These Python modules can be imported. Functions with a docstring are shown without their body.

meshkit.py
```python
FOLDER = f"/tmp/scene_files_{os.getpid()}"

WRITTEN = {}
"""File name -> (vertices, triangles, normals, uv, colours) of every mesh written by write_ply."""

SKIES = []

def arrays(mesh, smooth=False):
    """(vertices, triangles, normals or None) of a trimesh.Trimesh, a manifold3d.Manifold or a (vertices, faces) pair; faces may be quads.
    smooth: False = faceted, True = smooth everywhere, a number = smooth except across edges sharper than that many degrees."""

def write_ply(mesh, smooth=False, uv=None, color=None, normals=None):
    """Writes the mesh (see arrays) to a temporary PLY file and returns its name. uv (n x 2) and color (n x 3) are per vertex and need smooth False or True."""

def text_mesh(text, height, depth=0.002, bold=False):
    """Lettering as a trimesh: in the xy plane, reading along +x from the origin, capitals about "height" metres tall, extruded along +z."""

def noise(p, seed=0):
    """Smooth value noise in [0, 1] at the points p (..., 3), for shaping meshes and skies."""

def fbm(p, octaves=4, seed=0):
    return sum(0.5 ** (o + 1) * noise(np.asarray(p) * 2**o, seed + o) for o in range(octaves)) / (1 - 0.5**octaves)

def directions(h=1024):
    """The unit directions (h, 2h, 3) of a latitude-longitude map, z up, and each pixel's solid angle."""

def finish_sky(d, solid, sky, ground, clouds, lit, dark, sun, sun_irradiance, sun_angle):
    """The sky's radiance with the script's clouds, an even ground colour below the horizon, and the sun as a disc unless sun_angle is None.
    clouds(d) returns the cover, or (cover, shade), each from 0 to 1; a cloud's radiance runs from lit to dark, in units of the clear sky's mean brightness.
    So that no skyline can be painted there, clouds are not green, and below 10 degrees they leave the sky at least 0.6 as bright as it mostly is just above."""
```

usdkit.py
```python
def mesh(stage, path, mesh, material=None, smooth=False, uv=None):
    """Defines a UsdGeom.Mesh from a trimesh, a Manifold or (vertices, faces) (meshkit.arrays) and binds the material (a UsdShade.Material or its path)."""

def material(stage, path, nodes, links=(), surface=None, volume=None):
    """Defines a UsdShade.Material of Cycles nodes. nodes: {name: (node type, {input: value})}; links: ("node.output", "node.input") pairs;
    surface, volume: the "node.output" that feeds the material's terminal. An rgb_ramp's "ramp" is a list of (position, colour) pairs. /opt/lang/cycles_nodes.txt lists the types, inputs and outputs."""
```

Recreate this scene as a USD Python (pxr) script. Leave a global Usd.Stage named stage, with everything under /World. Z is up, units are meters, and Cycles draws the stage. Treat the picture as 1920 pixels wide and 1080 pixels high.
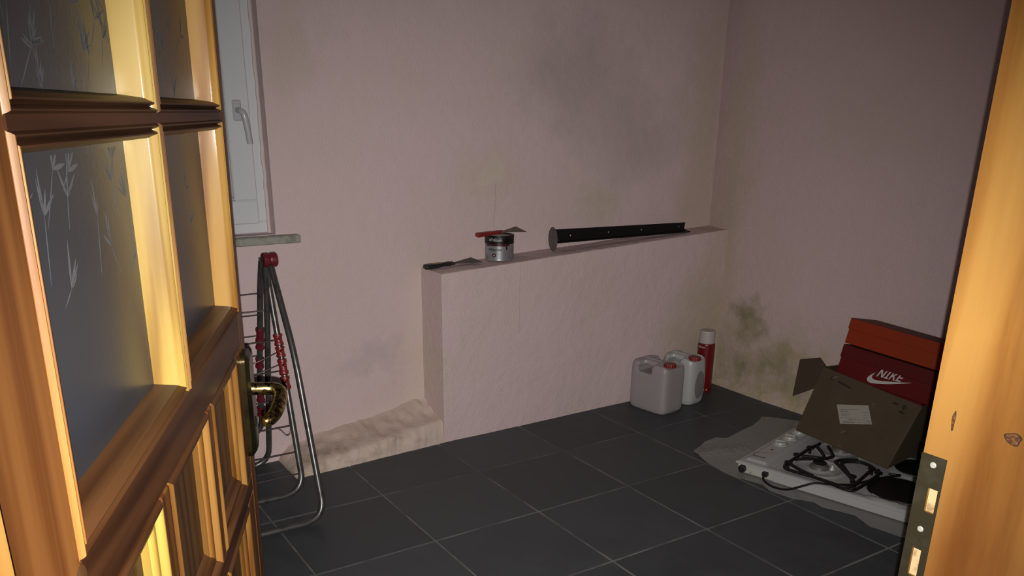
import math
import numpy as np
import trimesh
import manifold3d as m3
from shapely.geometry import Polygon, Point, box as sbox
from shapely import affinity
from pxr import Usd, UsdGeom, UsdLux, UsdShade, Gf, Sdf
import usdkit
import meshkit

stage = Usd.Stage.CreateInMemory()
UsdGeom.SetStageUpAxis(stage, UsdGeom.Tokens.z)
UsdGeom.SetStageMetersPerUnit(stage, 1.0)
UsdGeom.Xform.Define(stage, '/World')
UsdGeom.Scope.Define(stage, '/World/Looks')

# ------------------------------------------------------------------ camera, light, exposure
EXPOSURE = 0.0
FLASH = 22.9
YAW, PITCH, ROLL = -0.5791, -0.3523, 0.0118
EYE = np.array([-1.09708, -2.91456, 1.28628])
cyw, syw, cp, sp, cr, sr = math.cos(YAW), math.sin(YAW), math.cos(PITCH), math.sin(PITCH), math.cos(ROLL), math.sin(ROLL)
right0 = np.array([cyw, syw, 0.0]); fwd = np.array([-syw * cp, cyw * cp, sp]); up0 = np.cross(right0, fwd)
cright = cr * right0 + sr * up0; cup = -sr * right0 + cr * up0


def frame_matrix(o, ax, ay, az):
    return Gf.Matrix4d(*map(float, [*ax, 0, *ay, 0, *az, 0, *o, 1]))


cam = UsdGeom.Camera.Define(stage, '/World/camera')
cam.AddTransformOp().Set(frame_matrix(EYE, cright, cup, -fwd))
FPX, CYOFF = 1563.7, 247.08
HA = 36.0
cam.CreateHorizontalApertureAttr(HA); cam.CreateVerticalApertureAttr(HA * 9 / 16)
cam.CreateFocalLengthAttr(FPX / 1920 * HA)
cam.CreateVerticalApertureOffsetAttr(CYOFF / 1920 * HA)
cam.CreateHorizontalApertureOffsetAttr(0.0)
cam.CreateClippingRangeAttr(Gf.Vec2f(0.01, 50))
cam.CreateExposureAttr(EXPOSURE)

# the flash lamp of the photographer's phone, just below the lens
fl = UsdLux.SphereLight.Define(stage, '/World/flash_lamp')
fo = EYE + cright * 0.002 - cup * 0.014 - fwd * 0.004
fl.AddTransformOp().Set(frame_matrix(fo, cright, cup, -fwd))
fl.CreateRadiusAttr(0.0018)
fl.CreateIntensityAttr(FLASH * 30000.0 * (0.003 / 0.0018) ** 2)
fl.CreateColorAttr(Gf.Vec3f(1.0, 0.955, 0.90))
sh = UsdLux.ShapingAPI.Apply(fl.GetPrim())
sh.CreateShapingConeAngleAttr(43.5); sh.CreateShapingConeSoftnessAttr(1.0)

dome = UsdLux.DomeLight.Define(stage, '/World/night_sky')
dome.CreateIntensityAttr(0.0015)
dome.CreateColorAttr(Gf.Vec3f(0.6, 0.7, 1.0))

# ------------------------------------------------------------------ naming
used = {}


def numbered(parent, name):
    k = (str(parent), name); n = used.get(k, 0); used[k] = n + 1
    return name if n == 0 else f'{name}_{n:03d}'


def data(prim, **kw):
    for k, v in kw.items():
        if v:
            prim.SetCustomDataByKey(k, v)


def thing(name, label, cat, loc=(0, 0, 0), matrix=None, group=None, kind=None):
    x = UsdGeom.Xform.Define(stage, '/World/' + numbered('/World', name))
    if matrix is not None:
        x.AddTransformOp().Set(matrix); off = np.zeros(3)
    else:
        x.AddTranslateOp().Set(Gf.Vec3d(*map(float, loc))); off = np.asarray(loc, float)
    data(x.GetPrim(), label=label, category=cat, group=group, kind=kind)
    return x.GetPath(), off


def V(mesh):
    if hasattr(mesh, 'to_mesh'):
        m = mesh.to_mesh(); return trimesh.Trimesh(np.array(m.vert_properties[:, :3]), np.array(m.tri_verts), process=False)
    if isinstance(mesh, tuple):
        v, f = np.asarray(mesh[0], float), np.asarray(mesh[1], int)
        if f.shape[1] == 4:
            f = np.vstack([f[:, [0, 1, 2]], f[:, [0, 2, 3]]])
        return trimesh.Trimesh(v, f, process=False)
    return mesh.copy()


def obj(name, mesh, mat, parent=None, smooth=30, label=None, cat=None, kind=None, group=None):
    """One Mesh prim. parent: (path, offset) of a thing or of a part."""
    mesh = V(mesh)
    pp, off = parent if parent else ('/World', np.zeros(3))
    mesh.vertices = mesh.vertices - off
    p = f'{pp}/{numbered(pp, name)}'
    m = usdkit.mesh(stage, p, mesh, MAT[mat], smooth=smooth)
    data(m.GetPrim(), label=label, category=cat, kind=kind, group=group)
    return (m.GetPath(), off)


def cat_mesh(*ms):
    return trimesh.util.concatenate([V(m) for m in ms])


def xf(mesh, o=(0, 0, 0), ax=(1, 0, 0), ay=(0, 1, 0), az=None):
    mesh = V(mesh); ax = np.asarray(ax, float); ay = np.asarray(ay, float)
    az = np.cross(ax, ay) if az is None else np.asarray(az, float)
    T = np.eye(4); T[:3, 0], T[:3, 1], T[:3, 2], T[:3, 3] = ax, ay, az, o
    v = np.asarray(mesh.vertices) @ T[:3, :3].T + T[:3, 3]
    f = np.asarray(mesh.faces)
    if np.linalg.det(T[:3, :3]) < 0:
        f = f[:, ::-1]
    return trimesh.Trimesh(v, f, process=False)


# ------------------------------------------------------------------ shapes
def cbox(lo, hi, c=0.002):
    lo, hi = np.array(lo, float), np.array(hi, float)
    c = min(c, 0.45 * (hi - lo).min()); pts = []
    for sx in (0, 1):
        for sy in (0, 1):
            for sz in (0, 1):
                s = np.array([sx, sy, sz]); p = np.where(s, hi, lo); d = np.where(s, -c, c)
                for k in range(3):
                    q = p + d; q[k] = p[k]; pts.append(q)
    return trimesh.convex.convex_hull(np.array(pts))


def plain(lo, hi):
    lo, hi = np.array(lo, float), np.array(hi, float)
    b = trimesh.creation.box(hi - lo); b.apply_translation((lo + hi) / 2); return b


def tube(path, r, seg=10, closed=False):
    p = np.asarray(path, float); n = len(p)
    t = np.gradient(p, axis=0) if not closed else np.roll(p, -1, 0) - np.roll(p, 1, 0)
    t /= np.linalg.norm(t, axis=1, keepdims=True)
    u = np.cross(t[0], [0, 0, 1.0])
    if np.linalg.norm(u) < 1e-3:
        u = np.cross(t[0], [1.0, 0, 0])
    u /= np.linalg.norm(u); rr = np.broadcast_to(r, n); V_, F_ = [], []
    a = np.arange(seg) / seg * 2 * np.pi
    for i in range(n):
        u = u - t[i] * (u @ t[i]); u /= np.linalg.norm(u); w = np.cross(t[i], u)
        V_.append(p[i] + rr[i] * (np.cos(a)[:, None] * u + np.sin(a)[:, None] * w))
    V_ = np.vstack(V_); m = n if closed else n - 1
    for i in range(m):
        for k in range(seg):
            a0, b0 = i * seg + k, i * seg + (k + 1) % seg
            a1, b1 = ((i + 1) % n) * seg + k, ((i + 1) % n) * seg + (k + 1) % seg
            F_ += [[a0, b0, b1], [a0, b1, a1]]
    if not closed:
        V_ = np.vstack([V_, p[0], p[-1]]); c0, c1 = len(V_) - 2, len(V_) - 1
        for k in range(seg):
            F_ += [[c0, (k + 1) % seg, k], [c1, (n - 1) * seg + k, (n - 1) * seg + (k + 1) % seg]]
    return trimesh.Trimesh(V_, np.array(F_), process=False)


def smooth_path(pts, per=6, closed=False):
    """Catmull-Rom through the points."""
    p = np.asarray(pts, float); n = len(p); out = []
    for i in range(n if closed else n - 1):
        if closed:
            a, b, c, d = p[i - 1], p[i], p[(i + 1) % n], p[(i + 2) % n]
        else:
            a, b, c, d = p[max(i - 1, 0)], p[i], p[i + 1], p[min(i + 2, n - 1)]
        for k in range(per):
            t = k / per
            out.append(0.5 * (2 * b + (c - a) * t + (2 * a - 5 * b + 4 * c - d) * t * t + (3 * b - a - 3 * c + d) * t ** 3))
    if not closed:
        out.append(p[-1])
    return np.array(out)


def fillet(pts, r, n=6):
    """Polyline with its inner corners rounded."""
    p = [np.asarray(q, float) for q in pts]; out = [p[0]]
    for a, b, c in zip(p[:-2], p[1:-1], p[2:]):
        d1, d2 = a - b, c - b; l1, l2 = np.linalg.norm(d1), np.linalg.norm(d2); rr = min(r, l1 * 0.49, l2 * 0.49)
        s, e = b + d1 / l1 * rr, b + d2 / l2 * rr
        for k in range(n + 1):
            t = k / n; out.append((1 - t) ** 2 * s + 2 * t * (1 - t) * b + t * t * e)
    out.append(p[-1]); return np.array(out)


def lathe(prof, seg=32, o=(0, 0, 0)):
    prof = np.asarray(prof, float); n = len(prof); a = np.arange(seg) / seg * 2 * np.pi
    v = np.stack([np.outer(prof[:, 0], np.cos(a)), np.outer(prof[:, 0], np.sin(a)), np.repeat(prof[:, 1:2], seg, 1)], -1).reshape(-1, 3)
    f = []
    for i in range(n - 1):
        for k in range(seg):
            a0, b0, a1, b1 = i * seg + k, i * seg + (k + 1) % seg, (i + 1) * seg + k, (i + 1) * seg + (k + 1) % seg
            f += [[a0, b0, b1], [a0, b1, a1]]
    m = trimesh.Trimesh(v, np.array(f), process=True); m.update_faces(m.nondegenerate_faces()); m.apply_translation(o); return m


def extrude(poly, h):
    gs = getattr(poly, 'geoms', [poly])
    return trimesh.util.concatenate([trimesh.creation.extrude_polygon(g, h, engine='earcut') for g in gs])


def rrect(w, h, r, cx=0, cy=0):
    return sbox(cx - w / 2 + r, cy - h / 2 + r, cx + w / 2 - r, cy + h / 2 - r).buffer(r, quad_segs=6)


def loft(rings, cap=True):
    """Closed rings of equal length, bottom to top."""
    n = len(rings[0]); v = np.vstack(rings); f = []
    for i in range(len(rings) - 1):
        for k in range(n):
            a0, b0, a1, b1 = i * n + k, i * n + (k + 1) % n, (i + 1) * n + k, (i + 1) * n + (k + 1) % n
            f += [[a0, b0, b1], [a0, b1, a1]]
    if cap:
        v = np.vstack([v, rings[0].mean(0), rings[-1].mean(0)]); c0, c1 = len(v) - 2, len(v) - 1
        for k in range(n):
            f += [[c0, (k + 1) % n, k], [c1, (len(rings) - 1) * n + k, (len(rings) - 1) * n + (k + 1) % n]]
    return trimesh.Trimesh(v, np.array(f), process=False)


def superring(w, d, z, e=4.0, n=48, cx=0, cy=0):
    a = np.arange(n) / n * 2 * np.pi; c, s = np.cos(a), np.sin(a)
    return np.stack([cx + w / 2 * np.sign(c) * np.abs(c) ** (2 / e), cy + d / 2 * np.sign(s) * np.abs(s) ** (2 / e), np.full(n, z)], 1)


def mani(t):
    t = V(t); t.merge_vertices()
    return m3.Manifold(m3.Mesh(np.asarray(t.vertices, np.float32), np.asarray(t.faces, np.uint32)))


def ball(p, r):
    return m3.Manifold.sphere(r, 16).translate(list(map(float, p)))


def capsule(a, b, r):
    return m3.Manifold.batch_hull([ball(a, r), ball(b, r)])


def grid_sheet(poly, step, zfun, thick):
    """A thin sheet over a plan polygon with heights zfun(xy): top, bottom and rim."""
    t = trimesh.creation.triangulate_polygon(poly.segmentize(step), triangle_args=None, engine='earcut') if False else None
    x0, y0, x1, y1 = poly.bounds
    gx, gy = np.arange(x0, x1 + step, step), np.arange(y0, y1 + step, step)
    idx, pts, quads = {}, [], []
    import shapely
    cxs, cys = np.meshgrid(gx[:-1] + step / 2, gy[:-1] + step / 2, indexing='ij')
    inside = shapely.contains_xy(poly, cxs, cys)

    def vid(i, j):
        if (i, j) not in idx:
            idx[i, j] = len(pts); pts.append((gx[i], gy[j]))
        return idx[i, j]
    for i, j in zip(*np.nonzero(inside)):
        quads.append([vid(i, j), vid(i + 1, j), vid(i + 1, j + 1), vid(i, j + 1)])
    pts, quads = np.array(pts), np.array(quads)
    # pull the rim vertices towards the true outline
    from collections import Counter
    e = Counter(tuple(sorted((q[k], q[(k + 1) % 4]))) for q in quads for k in range(4))
    rim = sorted({v for k, c in e.items() if c == 1 for v in k}); b = poly.exterior
    for r in rim:
        q = b.interpolate(b.project(Point(*pts[r]))); pts[r] = (q.x, q.y)
    z = zfun(pts)
    top = np.column_stack([pts, z + thick]); bot = np.column_stack([pts, z]); n = len(pts)
    f = [[q[0], q[1], q[2]] for q in quads] + [[q[0], q[2], q[3]] for q in quads]
    f += [[n + q[0], n + q[2], n + q[1]] for q in quads] + [[n + q[0], n + q[3], n + q[2]] for q in quads]
    for q in quads:
        for k in range(4):
            a, c = q[k], q[(k + 1) % 4]
            if e[tuple(sorted((a, c)))] == 1:
                f += [[a, n + a, n + c], [a, n + c, c]]
    return trimesh.Trimesh(np.vstack([top, bot]), np.array(f), process=False)


# ------------------------------------------------------------------ materials
MAT = {}


def mat(name, nodes, links, surface='p.BSDF'):
    MAT[name] = usdkit.material(stage, f'/World/Looks/{name}', nodes, links, surface=surface)


def simple(name, col, rough=0.5, metal=0.0, bump=None, spot=None, **kw):
    nodes = {'p': ('principled_bsdf', dict(base_color=col, roughness=rough, metallic=metal, **kw))}; links = []
    if spot:                                             # (scale, second colour, lo, hi): worn or stained patches
        s, c2, lo, hi = spot
        nodes.update(tc=('texture_coordinate', {}), ns=('noise_texture', dict(scale=s, detail=5.0, roughness=0.6)), rp=('rgb_ramp', {'ramp': [(0, col), (lo, col), (hi, c2), (1, c2)]}))
        links += [('tc.object', 'ns.vector'), ('ns.fac', 'rp.fac'), ('rp.color', 'p.base_color')]
    if bump:
        s, st = bump
        nodes.update(tb=('texture_coordinate', {}), nb=('noise_texture', dict(scale=s, detail=4.0)), b=('bump', dict(strength=st, distance=0.002)))
        links += [('tb.object', 'nb.vector'), ('nb.fac', 'b.height'), ('b.normal', 'p.normal')]
    mat(name, nodes, links)


def wall_material(name, base, alt, stains, zmold=None):
    """Roller-textured plaster with blotches and stains that stay where they are."""
    n = {'g': ('geometry', {}), 'n1': ('noise_texture', dict(scale=2.2, detail=6.0, roughness=0.6)),
         'r1': ('rgb_ramp', {'ramp': [(0, alt), (0.36, alt), (0.62, base), (1, base)]}),
         'p': ('principled_bsdf', dict(roughness=0.85, specular_ior_level=0.15)),
         'nb': ('noise_texture', dict(scale=150.0, detail=3.0, roughness=0.55)), 'nc': ('noise_texture', dict(scale=22.0, detail=2.0)),
         'ad': ('math', dict(math_type='multiply_add', value2=0.9)),
         'b': ('bump', dict(strength=0.62, distance=0.0042)),
         'nd': ('noise_texture', dict(scale=6.0, detail=5.0, roughness=0.65)), 'sub': ('vector_math', dict(math_type='subtract', vector2=(0.5, 0.5, 0.5))),
         'wob': ('vector_math', dict(math_type='multiply_add', vector2=(0.42, 0.42, 0.42))),
         'sp': ('noise_texture', dict(scale=60.0, detail=2.0)), 'spr': ('rgb_ramp', {'ramp': [(0, (1, 1, 1)), (0.17, (1, 1, 1)), (0.215, (0, 0, 0)), (1, (0, 0, 0))]}),
         'spm': ('mix', dict(mix_type='mix', color2=[c * 0.55 for c in base]))}
    l = [('g.position', 'n1.vector'), ('g.position', 'nb.vector'), ('g.position', 'nc.vector'), ('g.position', 'nd.vector'), ('g.position', 'sp.vector'),
         ('nb.fac', 'ad.value1'), ('nc.fac', 'ad.value3'), ('ad.value', 'b.height'), ('b.normal', 'p.normal'), ('n1.fac', 'r1.fac'),
         ('nd.color', 'sub.vector1'), ('sub.vector', 'wob.vector1'), ('g.position', 'wob.vector3')]
    last = 'r1.color'
    l += [(last, 'spm.color1'), ('sp.fac', 'spr.fac'), ('spr.color', 'spm.fac')]; last = 'spm.color'
    for i, (c, ax, col, amt) in enumerate(stains):       # centre, half axes, colour, strength
        n[f'o{i}'] = ('vector_math', dict(math_type='subtract', vector2=c))
        n[f's{i}'] = ('vector_math', dict(math_type='divide', vector2=ax))
        n[f'd{i}'] = ('vector_math', dict(math_type='length'))
        n[f'm{i}'] = ('map_range', dict(from_min=1.0, from_max=0.25, to_min=0.0, to_max=amt, clamp=True))
        n[f'x{i}'] = ('mix', dict(mix_type='mix', color2=col))
        l += [('wob.vector', f'o{i}.vector1'), (f'o{i}.vector', f's{i}.vector1'), (f's{i}.vector', f'd{i}.vector1'), (f'd{i}.value', f'm{i}.value'), (f'm{i}.result', f'x{i}.fac'), (last, f'x{i}.color1')]
        last = f'x{i}.color'
    if zmold:
        z1, col, amt = zmold
        n.update(zs=('separate_xyz', {}), zm=('map_range', dict(from_min=z1, from_max=0.0, to_min=0.0, to_max=amt, clamp=True)),
                 zn=('noise_texture', dict(scale=9.0, detail=7.0, roughness=0.72)), zr=('map_range', dict(from_min=0.40, from_max=0.60, to_min=0.15, to_max=1.0, clamp=True)),
                 zf=('math', dict(math_type='multiply')), zx=('mix', dict(mix_type='mix', color2=col)))
        l += [('wob.vector', 'zs.vector'), ('zs.z', 'zm.value'), ('g.position', 'zn.vector'), ('zn.fac', 'zr.value'), ('zm.result', 'zf.value1'), ('zr.result', 'zf.value2'), ('zf.value', 'zx.fac'), (last, 'zx.color1')]
        last = 'zx.color'
    l.append((last, 'p.base_color'))
    mat(name, n, l)


PINK, PINK2 = (0.60, 0.47, 0.485), (0.575, 0.455, 0.445)
YEL, GREY, CREAM, MOLD = (0.42, 0.35, 0.24), (0.36, 0.315, 0.31), (0.58, 0.49, 0.41), (0.17, 0.155, 0.075)
wall_material('wall_pink', PINK, PINK2, [
    ((0.76, 0.1, 1.05), (0.22, 0.4, 0.17), (0.52, 0.43, 0.34), 0.5),
    ((0.77, 0.1, 1.06), (0.085, 0.4, 0.08), (0.61, 0.52, 0.44), 0.55),
    ((1.34, 0.1, 0.90), (0.24, 0.4, 0.12), (0.50, 0.42, 0.33), 0.7),
    ((1.15, 0.1, 1.45), (0.38, 0.5, 0.30), GREY, 0.55),
    ((1.50, 0.1, 1.20), (0.34, 0.5, 0.26), GREY, 0.5),
    ((1.95, 0.1, 1.10), (0.22, 0.5, 1.0), YEL, 0.45),
    ((0.20, 0.1, 0.36), (0.26, 0.4, 0.09), GREY, 0.35),
    ((0.40, 0.1, 0.30), (0.07, 0.4, 0.55), CREAM, 0.7),
    ((1.95, -0.06, 0.2), (0.42, 0.4, 0.55), YEL, 0.7),
    ((-0.05, 0.1, 1.5), (0.20, 0.4, 0.25), YEL, 0.3),
])
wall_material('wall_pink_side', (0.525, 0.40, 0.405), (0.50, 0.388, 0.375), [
    ((2.0, -0.25, 0.36), (0.5, 0.13, 0.14), MOLD, 0.8), ((2.0, -0.42, 0.17), (0.5, 0.14, 0.11), MOLD, 0.7),
    ((2.0, -0.24, 0.13), (0.5, 0.10, 0.10), MOLD, 0.8), ((2.0, -0.60, 0.16), (0.5, 0.12, 0.13), MOLD, 0.75),
    ((2.0, -0.05, 0.9), (0.5, 0.16, 1.1), YEL, 0.55),
], zmold=(0.50, (0.36, 0.315, 0.165), 1.0))
wall_material('mortar', (0.57, 0.455, 0.405), (0.51, 0.405, 0.345), [((0.0, -0.05, 0.02), (0.5, 0.1, 0.04), (0.30, 0.23, 0.16), 0.6)])
simple('crack', (0.40, 0.30, 0.28), 0.9)
simple('ceiling_paint', (0.7, 0.68, 0.66), 0.9)
simple('wall_plain', (0.55, 0.47, 0.45), 0.9, bump=(150, 0.3))

# grey stone-look floor tile
mat('tile', {'g': ('geometry', {}), 'oi': ('object_info', {}), 'n': ('noise_texture', dict(scale=7.0, detail=7.0, roughness=0.62, distortion=0.5)),
             'r': ('rgb_ramp', {'ramp': [(0, (0.030, 0.036, 0.044)), (0.38, (0.038, 0.044, 0.051)), (0.62, (0.049, 0.054, 0.060)), (1, (0.062, 0.065, 0.068))]}),
             'h': ('hsv', {}), 'hm': ('map_range', dict(from_min=0, from_max=1, to_min=0.86, to_max=1.12)),
             'n2': ('noise_texture', dict(scale=40.0, detail=3.0)), 'b': ('bump', dict(strength=0.12, distance=0.002)),
             'rm': ('map_range', dict(from_min=0.3, from_max=0.7, to_min=0.42, to_max=0.60)), 'p': ('principled_bsdf', dict(specular_ior_level=0.35))},
    [('g.position', 'n.vector'), ('n.fac', 'r.fac'), ('r.color', 'h.color'), ('oi.random', 'hm.value'), ('hm.result', 'h.value'), ('h.color', 'p.base_color'),
     ('g.position', 'n2.vector'), ('n2.fac', 'b.height'), ('b.normal', 'p.normal'), ('n.fac', 'rm.value'), ('rm.result', 'p.roughness')])
simple('grout', (0.175, 0.17, 0.16), 0.9, spot=(6.0, (0.085, 0.085, 0.082), 0.42, 0.56))


def pine(name, axis, c0, c1, c2, rough=0.46, wide=1.0, big=0.0, spec=0.16, dark_patch=None):
    """Varnished pine with the grain running along the named axis of the piece."""
    sc = [85.0 * wide] * 3; sc['xyz'.index(axis)] = 2.2
    wv = [1.0, 1.0, 1.0]; wv['xyz'.index(axis)] = 0.07
    mat(name, {'tc': ('texture_coordinate', {}), 'm': ('mapping', dict(scale=sc)), 'n': ('noise_texture', dict(scale=1.0, detail=6.0, roughness=0.6, distortion=0.3)),
               'm2': ('mapping', dict(scale=wv)), 'w': ('wave_texture', dict(bands_direction='diagonal', scale=17.0 * wide, distortion=7.0, detail=2.0, detail_scale=1.1)),
               'm3': ('mapping', dict(scale=[3.0 if a != axis else 1.3 for a in 'xyz'], location=(0.3, 0.1, big))), 'n3': ('noise_texture', dict(scale=1.0, detail=2.0)), 'mg': ('map_range', dict(from_min=0.3, from_max=0.7, to_min=0.58, to_max=1.25)), 'hv': ('hsv', {}),
               'mf': ('math', dict(math_type='multiply', value2=0.40)), 'ma': ('math', dict(math_type='multiply_add', value2=0.62)),
               'r': ('rgb_ramp', {'ramp': [(0, c2), (0.24, c2), (0.46, c1), (0.68, c0), (1, c0)]}), 'b': ('bump', dict(strength=0.10, distance=0.001)),
               **({} if not dark_patch else {'go': ('vector_math', dict(math_type='subtract', vector2=dark_patch[0])), 'gs': ('vector_math', dict(math_type='divide', vector2=dark_patch[1])), 'gl': ('vector_math', dict(math_type='length')),  # optional soft patch that multiplies the board colour darker
                                        'gm': ('map_range', dict(from_min=1.0, from_max=0.3, to_min=0.0, to_max=1.0, clamp=True)), 'gx': ('mix', dict(mix_type='multiply', color2=dark_patch[2]))}),
               'nb': ('noise_texture', dict(scale=60.0, detail=3.0)),
               'p': ('principled_bsdf', dict(roughness=rough, specular_ior_level=spec, coat_weight=0.06, coat_roughness=0.12, coat_tint=(0.9, 0.78, 0.6)))},
        [('tc.object', 'm.vector'), ('m.vector', 'n.vector'), ('tc.object', 'm2.vector'), ('m2.vector', 'w.vector'), ('w.fac', 'mf.value1'), ('n.fac', 'ma.value1'), ('mf.value', 'ma.value3'),
         ('ma.value', 'r.fac'), ('tc.object', 'm3.vector'), ('m3.vector', 'n3.vector'), ('n3.fac', 'mg.value'), ('mg.result', 'hv.value'), ('r.color', 'hv.color'), *([('hv.color', 'p.base_color')] if not dark_patch else [('tc.object', 'go.vector1'), ('go.vector', 'gs.vector1'), ('gs.vector', 'gl.vector1'), ('gl.value', 'gm.value'), ('gm.result', 'gx.fac'), ('hv.color', 'gx.color1'), ('gx.color', 'p.base_color')]), ('tc.object', 'nb.vector'), ('nb.fac', 'b.height'), ('b.normal', 'p.normal')])


JBIG = 1.15
P0, P1, P2 = (0.155, 0.076, 0.0185), (0.125, 0.056, 0.0125), (0.070, 0.026, 0.005)
pine('pine_up', 'z', P0, P1, P2); pine('pine_across_shade', 'x', (0.052, 0.0215, 0.0075), (0.041, 0.0155, 0.005), (0.023, 0.0080, 0.0025))  # horizontal mouldings: shade of glancing light put into a darker pine
pine('pine_frame_shade', 'z', (0.108, 0.043, 0.0110), (0.088, 0.0315, 0.0076), (0.054, 0.0170, 0.0038)); pine('pine_frame_across_shade', 'x', (0.046, 0.0170, 0.0058), (0.036, 0.0125, 0.0040), (0.021, 0.0066, 0.0019))  # frame members: shade of grazing-lit faces put into the wood colour
pine('pine_bead_lit', 'z', (0.245, 0.135, 0.030), (0.200, 0.102, 0.020), (0.130, 0.053, 0.008), spec=0.10)  # upright beads facing the flash: brightness put into the pine colour
pine('pine_lit', 'z', (0.255, 0.172, 0.036), (0.225, 0.143, 0.027), (0.150, 0.080, 0.0125))  # brightest copy of the same pine, for mouldings that catch the flash
pine('pine_panel', 'z', (0.060, 0.029, 0.012), (0.048, 0.021, 0.0085), (0.030, 0.0115, 0.004))
pine('pine_jamb', 'z', (0.262, 0.138, 0.035), (0.215, 0.102, 0.0235), (0.140, 0.056, 0.0115), rough=0.42, wide=0.42, big=JBIG, dark_patch=((-0.315, -2.57, 0.80), (0.5, 0.30, 0.30), (0.50, 0.42, 0.44)))  # soft darker patch on the lower board, near the strike plate
simple('knot', (0.045, 0.016, 0.0065), 0.4, spot=(260.0, (0.10, 0.045, 0.016), 0.45, 0.6))
simple('knot_rim', (0.010, 0.0045, 0.0025), 0.5)
simple('raw_wood', (0.30, 0.215, 0.105), 0.8, spot=(60.0, (0.15, 0.09, 0.035), 0.5, 0.66))
simple('resin', (0.42, 0.27, 0.16), 0.5)
# frosted door glass, its etched leaves and the room behind only as a dim glow
mat('frosted_glass', {'p': ('principled_bsdf', dict(base_color=(0.024, 0.028, 0.035), roughness=0.27, specular_ior_level=0.75)), 't': ('translucent_bsdf', dict(color=(0.35, 0.37, 0.40))),
                      'm': ('mix_closure', dict(fac=0.25)), 'tc': ('texture_coordinate', {}), 'nb': ('noise_texture', dict(scale=220.0, detail=3.0)), 'b': ('bump', dict(strength=0.12, distance=0.001))},
    [('p.BSDF', 'm.closure1'), ('t.BSDF', 'm.closure2'), ('tc.object', 'nb.vector'), ('nb.fac', 'b.height'), ('b.normal', 'p.normal')], surface='m.closure')
simple('etched', (0.050, 0.052, 0.058) , 0.75)
simple('brass', (0.055, 0.043, 0.019), 0.27, metal=0.9, spot=(24.0, (0.026, 0.020, 0.010), 0.42, 0.62))
simple('brass_worn', (0.70, 0.55, 0.22), 0.20, metal=1.0, spot=(170.0, (0.10, 0.070, 0.03), 0.50, 0.56))
simple('brass_dark', (0.0125, 0.0095, 0.0038), 0.55, spot=(40.0, (0.017, 0.014, 0.0075), 0.5, 0.68), specular_ior_level=0.25)
simple('screw_metal', (0.30, 0.29, 0.26), 0.4, metal=0.35)
simple('pvc', (0.56, 0.58, 0.60), 0.35)
simple('pvc_handle', (0.42, 0.43, 0.44), 0.28)
simple('gasket', (0.20, 0.21, 0.23), 0.6)
simple('sill_stone', (0.27, 0.27, 0.24), 0.5, spot=(30.0, (0.19, 0.18, 0.14), 0.45, 0.6))
mat('pane', {'t': ('transparent_bsdf', dict(color=(0.9, 0.95, 0.95))), 'g': ('glossy_bsdf', dict(roughness=0.02)), 'f': ('fresnel', dict(IOR=1.5)), 'm': ('mix_closure', {})},
    [('f.fac', 'm.fac'), ('t.BSDF', 'm.closure1'), ('g.BSDF', 'm.closure2')], surface='m.closure')
simple('steel_tube', (0.125, 0.122, 0.118), 0.34, metal=0.7, spot=(35.0, (0.075, 0.073, 0.07), 0.5, 0.65))
simple('wire', (0.16, 0.13, 0.13), 0.35, metal=0.6)
simple('red_plastic', (0.185, 0.013, 0.012), 0.42)
simple('red_plastic_dark', (0.115, 0.010, 0.016), 0.4)
simple('black_plastic', (0.012, 0.012, 0.012), 0.42)
simple('yellow_plastic', (0.32, 0.25, 0.05), 0.5)
simple('grey_plastic', (0.28, 0.27, 0.26), 0.5)
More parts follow.
